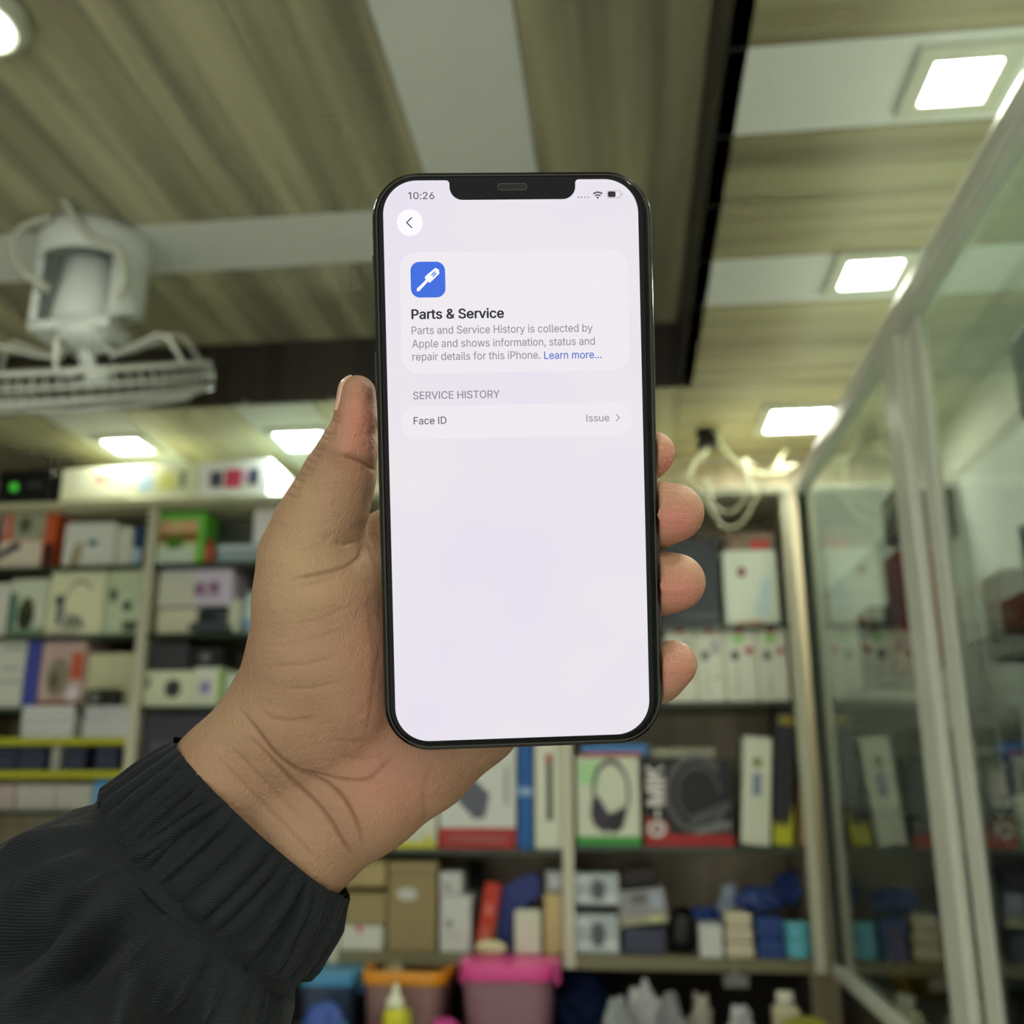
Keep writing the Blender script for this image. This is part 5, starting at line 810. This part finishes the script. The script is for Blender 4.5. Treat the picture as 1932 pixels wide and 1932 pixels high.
# little finger side: wrist, heel, outer palm
chain(palm, [(425, 1755, 286, 19), (556, 1583, 297, 19.4), (688, 1492, 299, 18.2), (790, 1420, 301, 17.6), (884, 1345, 302, 16.2), (945, 1270, 303, 13)], 5)
chain(palm, [(500, 1535, 299, 17), (700, 1350, 303, 14), (800, 1180, 306, 13)], 8)
chain(palm, [(700, 1350, 303, 14), (930, 1200, 305, 13)], 8)
chain(palm, [(640, 1180, 300, 14), (742, 1045, 305, 12.0), (770, 1035, 305, 12.0)], 7)
chain(palm, [(770, 1035, 305, 12), (860, 1110, 306, 12), (930, 1200, 305, 13), (945, 1270, 303, 13)], 7)
H = palm
fingers = [  # knuckle behind the phone, middle joint, end joint, tip
    [(770, 1035, 305, 11), (1000, 950, 308, 9.2), (1160, 890, 302, 7.8), (1208, 868, 289, 6.6), (1222, 862, 283.5, 6.1), (1235, 853, 282, 5.7)],
    [(860, 1105, 306, 11), (1060, 1040, 310, 9.8), (1200, 1000, 301, 8.6), (1240, 976, 289, 8.7), (1246, 970, 283.5, 8.6), (1275, 967, 282, 8.1)],
    [(930, 1195, 305, 11), (1090, 1150, 309, 9.6), (1205, 1118, 300, 8.6), (1242, 1102, 289, 8.6), (1250, 1100, 283.5, 8.4), (1278, 1098, 282, 8.0)],
    [(945, 1275, 303, 10), (1100, 1285, 306, 8.6), (1200, 1285, 299, 7.8), (1236, 1276, 289, 7.6), (1246, 1268, 284, 7.3), (1271, 1252, 282, 6.7)]]
out = H.copy()
for fg_ in fingers:
    F = np.full(SH, BIG, np.float32); chain(F, fg_, 3.0)
    out = np.minimum(out, smin(H, F, 5.0))
H = out; del palm, out
# the phone presses into the flesh: keep clear of its body
X = gx[:, None, None]; Y = gy[None, :, None]; Z = gz[None, None, :]
T = PT*MM; N = PNc
lx = (X-T[0])*PX[0]+(Y-T[1])*PX[1]+(Z-T[2])*PX[2]; ly = (X-T[0])*PY[0]+(Y-T[1])*PY[1]+(Z-T[2])*PY[2]; ln = (X-T[0])*N[0]+(Y-T[1])*N[1]+(Z-T[2])*N[2]
hw, hh, rc = HW*MM, HH*MM, RC*MM
ax = np.maximum(np.abs(lx)-(hw-rc), 0); ay = np.maximum(np.abs(ly)-(hh-rc), 0); d2 = np.sqrt(ax*ax+ay*ay)-rc; del ax, ay
dn = np.abs(ln+3.7)-3.7-.15
pb = np.maximum(d2-.15, dn); del d2, dn, lx, ly, ln
H = -smin(-H, pb, .8); del pb
# surface nets
def surface_nets(F):
    nx, ny, nz = F.shape; S = F < 0
    c = np.zeros((nx-1, ny-1, nz-1), np.int8)
    for i in (0, 1):
        for j in (0, 1):
            for k in (0, 1): c += S[i:nx-1+i, j:ny-1+j, k:nz-1+k]
    act = (c > 0) & (c < 8); I = np.argwhere(act); idx = -np.ones(act.shape, np.int32); idx[act] = np.arange(len(I))
    acc = np.zeros((len(I), 3)); cnt = np.zeros(len(I))
    for ax_ in range(3):
        for i in (0, 1):
            for j in (0, 1):
                a = np.zeros(3, int); o = [t for t in range(3) if t != ax_]; a[o[0]] = i; a[o[1]] = j; b = a.copy(); b[ax_] = 1
                A = I+a; Bq = I+b; fa = F[A[:, 0], A[:, 1], A[:, 2]]; fb = F[Bq[:, 0], Bq[:, 1], Bq[:, 2]]; m = (fa < 0) != (fb < 0)
                t = np.where(m, fa/(fa-fb+1e-12*(fa == fb)), 0); p = A.astype(float); p[:, ax_] += t; acc[m] += p[m]; cnt[m] += 1
    V = acc/cnt[:, None]; Fc = []
    for ax_ in range(3):
        o = [(1, 2), (2, 0), (0, 1)][ax_]; s0 = [slice(None)]*3; s1 = [slice(None)]*3; s0[ax_] = slice(0, -1); s1[ax_] = slice(1, None)
        m = S[tuple(s0)] != S[tuple(s1)]; E = np.argwhere(m); ok = (E[:, o[0]] > 0) & (E[:, o[1]] > 0) & (E[:, o[0]] < F.shape[o[0]]-1) & (E[:, o[1]] < F.shape[o[1]]-1); E = E[ok]
        sg = S[E[:, 0], E[:, 1], E[:, 2]]
        def at(a, b): q = E.copy(); q[:, o[0]] += a; q[:, o[1]] += b; return idx[q[:, 0], q[:, 1], q[:, 2]]
        Q = np.stack([at(-1, -1), at(0, -1), at(0, 0), at(-1, 0)], 1); Q[~sg] = Q[~sg][:, ::-1]; Fc.append(Q)
    return V, np.concatenate(Fc)
V, Q = surface_nets(H); V = lo+V*STEP
# keep the biggest piece is not needed: one union. Light smoothing of the net
E1 = np.concatenate([Q[:, [0, 1]], Q[:, [1, 2]], Q[:, [2, 3]], Q[:, [3, 0]]])
def smooth(A, it, w=.5):
    A = A.copy(); deg = np.zeros(len(A)); np.add.at(deg, E1[:, 0], 1); np.add.at(deg, E1[:, 1], 1); deg = np.maximum(deg, 1)
    for _ in range(it):
        s = np.zeros_like(A)
        for c_ in range(A.shape[1]): s[:, c_] = np.bincount(E1[:, 0], A[E1[:, 1], c_], len(A))+np.bincount(E1[:, 1], A[E1[:, 0], c_], len(A))
        A = A+w*(s/deg[:, None]-A)
    return A
V = smooth(V, 3)
def normals(V):
    n = np.cross(V[Q[:, 2]]-V[Q[:, 0]], V[Q[:, 3]]-V[Q[:, 1]]); out = np.zeros_like(V)
    for c_ in range(3):
        for k in range(4): out[:, c_] += np.bincount(Q[:, k], n[:, c_], len(V))
    return out/(np.linalg.norm(out, axis=1, keepdims=True)+1e-12)
Nn = normals(V)
if np.mean((V-V.mean(0))*Nn) < 0: Q = Q[:, ::-1]; Nn = -Nn
px = 966+FPX*V[:, 0]/V[:, 2]; py = 966-FPX*V[:, 1]/V[:, 2]
view = -(V*Nn).sum(1)/np.linalg.norm(V, axis=1); face = np.clip(view*2.5, 0, 1)
CRE = [  # skin creases: polyline, width px, depth mm
    ([(452, 1338), (480, 1372), (518, 1420), (559, 1452), (591, 1466), (623, 1482), (652, 1513), (675, 1558), (689, 1606)], 3.0, .85),
    ([(470, 1390), (541, 1462), (596, 1514), (623, 1548), (645, 1585), (668, 1618)], 3.2, .75),
    ([(559, 1452), (606, 1463), (658, 1471), (695, 1468), (716, 1450), (741, 1424)], 3.0, .55),
    ([(487, 1333), (510, 1352), (531, 1358), (570, 1358), (600, 1352)], 4.0, .32),
    ([(405, 1425), (455, 1475), (510, 1530), (560, 1580), (600, 1625)], 4.0, .28), ([(425, 1400), (480, 1455), (530, 1505), (570, 1550)], 3.5, .22),
    ([(647, 862), (665, 866), (684, 873), (709, 888)], 2.8, .55),
    ([(632, 1022), (650, 1026), (672, 1023)], 4.0, .35), ([(548, 1094), (590, 1086), (625, 1078), (655, 1068), (678, 1050), (684, 1030)], 3.2, .60),
    ([(560, 1108), (600, 1098), (640, 1084)], 3.5, .25),
    ([(498, 1258), (560, 1254), (600, 1247), (640, 1236)], 3.5, .22), ([(560, 1178), (600, 1168), (650, 1148)], 3.2, .20), ([(530, 1215), (585, 1205), (640, 1190)], 3.0, .16), ([(520, 1300), (590, 1298), (650, 1282)], 3.0, .16),
    ([(690, 1400), (704, 1300), (722, 1200)], 4.0, .14), ([(560, 1040), (600, 1030), (625, 1005)], 3.5, .15),
    ([(806, 1560), (800, 1500), (812, 1440)], 6.0, .22), ([(620, 1395), (660, 1400), (710, 1396)], 3.5, .18), ([(640, 1425), (690, 1432), (725, 1420)], 3.5, .2)]
for i, (yy, xx) in enumerate(((786, 634), (794, 630), (818, 616), (828, 611), (848, 600), (860, 594), (872, 588), (884, 580), (897, 573), (908, 566), (922, 558), (936, 549))):
    CRE.append(([(xx-10, yy-6), (xx+2, yy+1), (xx+8+5*(i % 3), yy-2+3*(i % 2))], 2.4, .26))
crease = np.zeros(len(V)); disp = np.zeros(len(V))
for pts, w, dep in CRE:
    best = np.full(len(V), 1e9)
    xs = [p[0] for p in pts]; ys_ = [p[1] for p in pts]; sel = np.where((px > min(xs)-20) & (px < max(xs)+20) & (py > min(ys_)-20) & (py < max(ys_)+20) & (view > 0))[0]
    if not len(sel): continue
    sp = np.array(spline([(a, b, 0) for a, b in pts], 6))[:, :2]; L = np.linspace(0, 1, len(sp)); Sx, Sy = px[sel], py[sel]; b = np.full(len(sel), 1e9); tt = np.zeros(len(sel))
    for i in range(len(sp)-1):
        a = sp[i]; d = sp[i+1]-a; t = np.clip(((Sx-a[0])*d[0]+(Sy-a[1])*d[1])/(d@d+1e-9), 0, 1); dd = np.hypot(Sx-a[0]-t*d[0], Sy-a[1]-t*d[1]); m = dd < b; b[m] = dd[m]; tt[m] = (L[i]+(L[i+1]-L[i])*t)[m]
    e = np.clip(np.minimum(tt, 1-tt)*6+.15, 0, 1); g = np.exp(-(b/w)**2)*e*face[sel]
    wide = np.exp(-(b/(w*3.2))**2)*e*face[sel]
    disp[sel] = disp[sel]-dep*g-dep*.35*wide; crease[sel] = np.maximum(crease[sel], g*min(1, dep*1.7))
V = V+Nn*disp[:, None]
# tendons and veins stay faint; redness of the finger pads and thumb pad
def blob(cx, cy, rx, ry): return np.exp(-((px-cx)/rx)**2-((py-cy)/ry)**2)
flush = np.clip(blob(1275, 985, 50, 42)+blob(1278, 1118, 50, 40)+.8*blob(1262, 870, 30, 40)+.7*blob(1275, 1265, 40, 45)+.9*blob(684, 800, 42, 75)+.35*blob(715, 1260, 60, 140)+.35*blob(740, 1480, 90, 90), 0, 1)
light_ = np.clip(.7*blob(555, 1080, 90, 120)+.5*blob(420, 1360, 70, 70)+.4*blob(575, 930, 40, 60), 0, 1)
person = empty('person', c2w(np.array([q3(500, 1540, 298)])/MM)[0])
body = link('arm_and_hand', c2w(V/MM), Q.tolist(), [], person, smooth=True)
for nm, arr in (('crease', crease), ('flush', flush), ('lightness', light_)):
    a = body.data.attributes.new(nm, 'FLOAT', 'POINT'); a.data.foreach_set('value', arr.astype(np.float32))
SK = bpy.data.materials.new('skin'); SK.use_nodes = True; nt = SK.node_tree; b = nt.nodes['Principled BSDF']
def nd(t, **k):
    n = nt.nodes.new(t)
    for a, v_ in k.items(): setattr(n, a, v_)
    return n
def mixc(fac, a, c_):
    m = nd('ShaderNodeMix', data_type='RGBA'); nt.links.new(fac, m.inputs[0])
    if isinstance(a, tuple): m.inputs[6].default_value = a
    else: nt.links.new(a, m.inputs[6])
    m.inputs[7].default_value = c_; return m.outputs[2]
tc = nd('ShaderNodeTexCoord'); n1 = nd('ShaderNodeTexNoise'); n1.inputs['Scale'].default_value = 45; n1.inputs['Detail'].default_value = 4; nt.links.new(tc.outputs['Object'], n1.inputs['Vector'])
c0 = mixc(n1.outputs['Fac'], rgb((178, 144, 114)), rgb((156, 118, 92)))
def attr(nm): a = nd('ShaderNodeAttribute', attribute_name=nm); return a.outputs['Fac']
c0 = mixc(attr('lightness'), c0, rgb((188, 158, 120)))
c0 = mixc(attr('flush'), c0, rgb((204, 134, 116)))
ms = nd('ShaderNodeMath', operation='MULTIPLY'); ms.inputs[1].default_value = .42; nt.links.new(attr('crease'), ms.inputs[0]); c0 = mixc(ms.outputs[0], c0, rgb((120, 78, 54)))
nt.links.new(c0, b.inputs['Base Color']); b.inputs['Roughness'].default_value = .54; b.inputs['Specular IOR Level'].default_value = .30
b.inputs['Subsurface Weight'].default_value = 0
vo = nd('ShaderNodeTexVoronoi', feature='DISTANCE_TO_EDGE'); vo.inputs['Scale'].default_value = 950; mp = nd('ShaderNodeMapping'); mp.inputs['Rotation'].default_value = (0, .6, .3); mp.inputs['Scale'].default_value = (1, 1, .45)
nt.links.new(tc.outputs['Object'], mp.inputs[0]); nt.links.new(mp.outputs[0], vo.inputs['Vector'])
n2 = nd('ShaderNodeTexNoise'); n2.inputs['Scale'].default_value = 260; n2.inputs['Detail'].default_value = 5; nt.links.new(mp.outputs[0], n2.inputs['Vector'])
ad = nd('ShaderNodeMath', operation='MULTIPLY_ADD'); ad.inputs[1].default_value = .8; nt.links.new(vo.outputs['Distance'], ad.inputs[0]); nt.links.new(n2.outputs['Fac'], ad.inputs[2])
wr = nd('ShaderNodeTexWave', wave_type='RINGS'); wr.inputs['Scale'].default_value = 420; wr.inputs['Distortion'].default_value = 5; wr.inputs['Detail Scale'].default_value = .3; nt.links.new(tc.outputs['Object'], wr.inputs['Vector'])
wm = nd('ShaderNodeMath', operation='MULTIPLY'); nt.links.new(wr.outputs['Fac'], wm.inputs[0]); nt.links.new(attr('flush'), wm.inputs[1])
wa = nd('ShaderNodeMath', operation='MULTIPLY_ADD'); wa.inputs[1].default_value = .14; nt.links.new(wm.outputs[0], wa.inputs[0]); nt.links.new(ad.outputs[0], wa.inputs[2]); ad = wa
mp2 = nd('ShaderNodeMapping'); mp2.inputs['Rotation'].default_value = (0, .22, .1); mp2.inputs['Scale'].default_value = (.11, 1, 1); nt.links.new(tc.outputs['Object'], mp2.inputs[0])
n3 = nd('ShaderNodeTexNoise'); n3.inputs['Scale'].default_value = 430; n3.inputs['Detail'].default_value = 3; nt.links.new(mp2.outputs[0], n3.inputs['Vector'])
mp3 = nd('ShaderNodeMapping'); mp3.inputs['Rotation'].default_value = (0, -.75, .1); mp3.inputs['Scale'].default_value = (.14, 1, 1); nt.links.new(tc.outputs['Object'], mp3.inputs[0])
n4 = nd('ShaderNodeTexNoise'); n4.inputs['Scale'].default_value = 330; n4.inputs['Detail'].default_value = 3; nt.links.new(mp3.outputs[0], n4.inputs['Vector'])
for nn, kk in ((n3, 1.1), (n4, .8)):
    w3 = nd('ShaderNodeMath', operation='MULTIPLY_ADD'); w3.inputs[1].default_value = kk; nt.links.new(nn.outputs['Fac'], w3.inputs[0]); nt.links.new(ad.outputs[0], w3.inputs[2]); ad = w3
bp = nd('ShaderNodeBump'); bp.inputs['Strength'].default_value = .7; bp.inputs['Distance'].default_value = .0005; nt.links.new(ad.outputs[0], bp.inputs['Height']); nt.links.new(bp.outputs['Normal'], b.inputs['Normal'])
body.data.materials.append(SK)
# thumb nail: a plate laid on the outer side of the thumb tip
def field(p):
    g = (np.asarray(p)-lo)/STEP; i = np.clip(np.floor(g).astype(int), 0, np.array(SH)-2); t = g-i; r = 0
    for a in (0, 1):
        for b_ in (0, 1):
            for c_ in (0, 1): r += H[i[0]+a, i[1]+b_, i[2]+c_]*(t[0] if a else 1-t[0])*(t[1] if b_ else 1-t[1])*(t[2] if c_ else 1-t[2])
    return r
v = []; f = []; NA, NB = 14, 14
for i in range(NA+1):
    s = i/NA; base = q3(680-19*s, 727+54*s, 281.2)
    for j in range(NB+1):
        phi = math.radians(-78+140*j/NB)                           # positive: toward the camera
        d = np.array([-math.cos(phi), .10*math.cos(phi)+(.55*(1-s)**2), -math.sin(phi)*1.25]); d /= np.linalg.norm(d); r = 0
        while field(base+d*r) < 0 and r < 20: r += .12
        lift = .34-.30*(abs(2*j/NB-1)**4)-.25*(s**6)
        v.append((base+d*(r+lift))/MM)
for i in range(NA):
    for j in range(NB): a = i*(NB+1)+j; f.append((a, a+1, a+NB+2, a+NB+1))
nail = link('thumbnail', c2w(np.array(v)), f, mat('nail', (226, 186, 164), .25, var=.05), person, smooth=True)
sm = nail.modifiers.new('thick', 'SOLIDIFY'); sm.thickness = .0005; sm.offset = 0

# sleeve and elastic cuff
FAB = bpy.data.materials.new('black_twill'); FAB.use_nodes = True; nt = FAB.node_tree; b = nt.nodes['Principled BSDF']
b.inputs['Roughness'].default_value = .78; b.inputs['Sheen Weight'].default_value = .05; b.inputs['Sheen Roughness'].default_value = .4; b.inputs['Specular IOR Level'].default_value = .3
uvn = nd('ShaderNodeUVMap'); uvn.uv_map = 'uv'
wv = nd('ShaderNodeTexWave', wave_type='BANDS', bands_direction='DIAGONAL'); wv.inputs['Scale'].default_value = 620; wv.inputs['Distortion'].default_value = 1.2; wv.inputs['Detail'].default_value = 2; wv.inputs['Detail Scale'].default_value = 2
nt.links.new(uvn.outputs[0], wv.inputs['Vector'])
tc = nd('ShaderNodeTexCoord'); nz = nd('ShaderNodeTexNoise'); nz.inputs['Scale'].default_value = 60; nt.links.new(tc.outputs['Object'], nz.inputs['Vector'])
c0 = mixc(nz.outputs['Fac'], rgb((19, 24, 27)), rgb((33, 39, 42))); c1_ = mixc(wv.outputs['Fac'], rgb((30, 34, 35)), (0, 0, 0, 1))
mm_ = nd('ShaderNodeMix', data_type='RGBA', blend_type='MULTIPLY'); mm_.inputs[0].default_value = 1; nt.links.new(c0, mm_.inputs[6])
mr = nd('ShaderNodeMapRange'); mr.inputs[3].default_value = .82; mr.inputs[4].default_value = 1.08; nt.links.new(wv.outputs['Fac'], mr.inputs[0]); nt.links.new(mr.outputs[0], mm_.inputs[7])
nt.links.new(mm_.outputs[2], b.inputs['Base Color'])
bp = nd('ShaderNodeBump'); bp.inputs['Strength'].default_value = .5; bp.inputs['Distance'].default_value = .00035; nt.links.new(wv.outputs['Fac'], bp.inputs['Height'])
bp2 = nd('ShaderNodeBump'); bp2.inputs['Strength'].default_value = .35; bp2.inputs['Distance'].default_value = .003; nt.links.new(nz.outputs['Fac'], bp2.inputs['Height']); nt.links.new(bp.outputs['Normal'], bp2.inputs['Normal']); nt.links.new(bp2.outputs['Normal'], b.inputs['Normal'])
AX = np.array([-.655, -.72, -.23]); AX /= np.linalg.norm(AX)          # from the hand back along the forearm, camera frame
LAT = np.array([.742, -.670, 0.0]); LAT -= AX*(LAT@AX); LAT /= np.linalg.norm(LAT)
FRN = np.cross(AX, LAT); FRN = FRN if FRN[2] < 0 else -FRN             # toward the camera
CC = q3(496, 1543, 298)
def vnoise(seed, n=6, lo_=1, hi_=6):
    r = random.Random(seed); W_ = [(r.randint(lo_, hi_), r.uniform(0, 6.28), r.uniform(.5, 1)) for _ in range(n)]
    return lambda th, u: sum(a*np.sin(k*th+p+u*.05*k) for k, p, a in W_)/n
nA, nB_, nC = vnoise(1, 5, 3, 9), vnoise(2, 6, 2, 5), vnoise(3, 7, 9, 23)
pr = random.Random(12); PLE = []; th = -math.pi
while th < math.pi-.06: w = pr.choice((.09, .12, .14, .18, .21))*pr.uniform(.85, 1.15); PLE.append((th+w/2, w, pr.uniform(.45, 1.2), pr.uniform(-.005, .005))); th += w
def pleat(t, u):
    t = np.asarray(t); r = np.zeros_like(t)
    for c_, w, a, sk in PLE:
        d = (t-c_-sk*u+math.pi) % (2*math.pi)-math.pi; x = np.clip(np.abs(d)/(w/2), 0, 1); m = np.abs(d) < w/2; r = np.where(m, a*np.clip(1-x**2.2, 0, 1)**.6, r)
    return r
SM = 28.0                                                         # seam distance mm
def half(u, side):                                                # half width across the arm, mm
    a = [(-1, 35.8), (2, 36.4), (14, 38.6), (26, 40.6), (SM, 40.4), (34, 44.0), (45, 49.5), (60, 55.0), (90, 60), (140, 66), (230, 76)]
    bq = [(-1, 35.0), (2, 36.0), (8, 38.6), (20, 41.2), (SM, 41.0), (33, 45.0), (42, 50.0), (60, 56), (90, 60), (140, 66), (230, 76)]
    t = a if side < 0 else bq; return np.interp(u, [p[0] for p in t], [p[1] for p in t])
def deep(u): return np.interp(u, [-1, 2, 26, SM, 40, 70, 120, 230], [25.8, 26.6, 28.5, 28, 36, 45, 52, 60])
FOLDS = [  # angle, distance, sigma angle, sigma mm, height mm, shear
    (-.60, 66, .20, 26, -11, -.012), (-.98, 72, .20, 32, 7.5, .004), (-.18, 56, .12, 13, -13, .0), (.10, 50, .09, 10, 7, .01), (-.36, 50, .09, 12, 7, .0), (.42, 62, .16, 18, -9, .006), (.85, 54, .12, 20, 6, .008), (1.15, 62, .14, 25, -7, .004),
    (.0, 95, .45, 28, 7.5, .0), (-1.3, 52, .13, 18, -5.5, .0), (.62, 46, .07, 10, 6, 0), (.28, 41, .05, 7, 5.5, 0), (-.74, 43, .06, 8, 5, 0), (-1.0, 40, .05, 7, 4.5, 0), (.95, 42, .05, 8, 4.5, 0), (-.52, 41, .04, 7, 4.0, 0), (-.05, 40, .04, 6, 4.5, 0), (.46, 40, .04, 6, 4, 0),
    (-.45, 110, .10, 30, 5, -.006), (.35, 105, .09, 30, 5, .006), (.75, 90, .09, 26, -6, .008), (-.85, 120, .12, 30, -6, -.004)]
def rad_off(th, u):
    r = 0
    if u <= SM:
        env = min(1, .18+u/9)*(1-.0*u)*(1.0 if u < SM-4 else max(.25, (SM-u)/4)); return 3.3*pleat(th, u)*env-1.5*min(1, u/7)+.5*nA(th, u)*min(1, u/10)
    k = min(1, (u-SM)/6); r = 1.3*np.maximum(0, nC(th, u*.2))*2.2*math.exp(-(u-SM)/12)*k+2.0*nB_(th, u)*min(1, (u-SM)/40)-1.0
    for a, uu, sa, su, h, shr in FOLDS:
        d = (th-a-shr*(u-uu)+math.pi) % (2*math.pi)-math.pi; r = r+1.25*h*np.exp(-(d/sa)**2-((u-uu)/su)**2)
    return r
def tubepart(us, NT, name, parent, inner=None):
    v = []; uvv = []; TH_ = np.linspace(-math.pi, math.pi, NT, endpoint=False); s = 0
    for u in us:
        off = rad_off(TH_, max(u, 0)) if inner is None else np.full(NT, inner)
        lat = np.sin(TH_); frn = np.cos(TH_); hwv = np.where(lat < 0, half(u, -1), half(u, 1)); dp = deep(u)
        wob = .15*pleat(TH_, u)*max(0, 1-u/2.5) if u < 2.5 and inner is None else 0
        c_ = CC+AX*u
        P = c_+((hwv+off)*lat)[:, None]*LAT+((dp+off)*frn)[:, None]*FRN-(np.asarray(wob)*np.ones(NT))[:, None]*AX
        v.append(P); uvv.append(np.stack([TH_*.045, np.full(NT, u/MM)], 1))
    v = np.concatenate(v); uvv = np.concatenate(uvv); f = []
    for i in range(len(us)-1):
        for j in range(NT): f.append((i*NT+j, i*NT+(j+1) % NT, (i+1)*NT+(j+1) % NT, (i+1)*NT+j))
    o = link(name, c2w(v/MM), f, FAB, parent, smooth=True)
    ul = o.data.uv_layers.new(name='uv'); vi = np.zeros(len(o.data.loops), int); o.data.loops.foreach_get('vertex_index', vi); q = uvv[vi].copy()
    loop_j = vi % NT; poly = np.arange(len(vi))//4; wrap = np.array([NT-1 in loop_j[4*k:4*k+4] and 0 in loop_j[4*k:4*k+4] for k in range(len(vi)//4)])
    fix = wrap[poly] & (loop_j == 0); q[fix, 0] += 2*math.pi*.045; ul.data.foreach_set('uv', q.ravel().astype(np.float32)); return o
slv = tubepart(list(np.arange(SM-.5, 60, .9))+list(np.arange(60, 240, 3.0)), 640, 'jacket_sleeve', person)
cuff = tubepart([0, .25, .6, 1.0, 1.6]+list(np.arange(2.3, SM+.3, .8)), 900, 'elastic_cuff', slv)
inn = tubepart([0.1, 1.5, 6, 16, 30], 120, 'cuff_lining', slv, inner=-1.4)
ORG[slv.name] = ORG[person.name]
lab(cuff, 'gathered elastic cuff')
tag(person, 'left hand and forearm of a person in a black jacket, holding the smartphone', 'person')
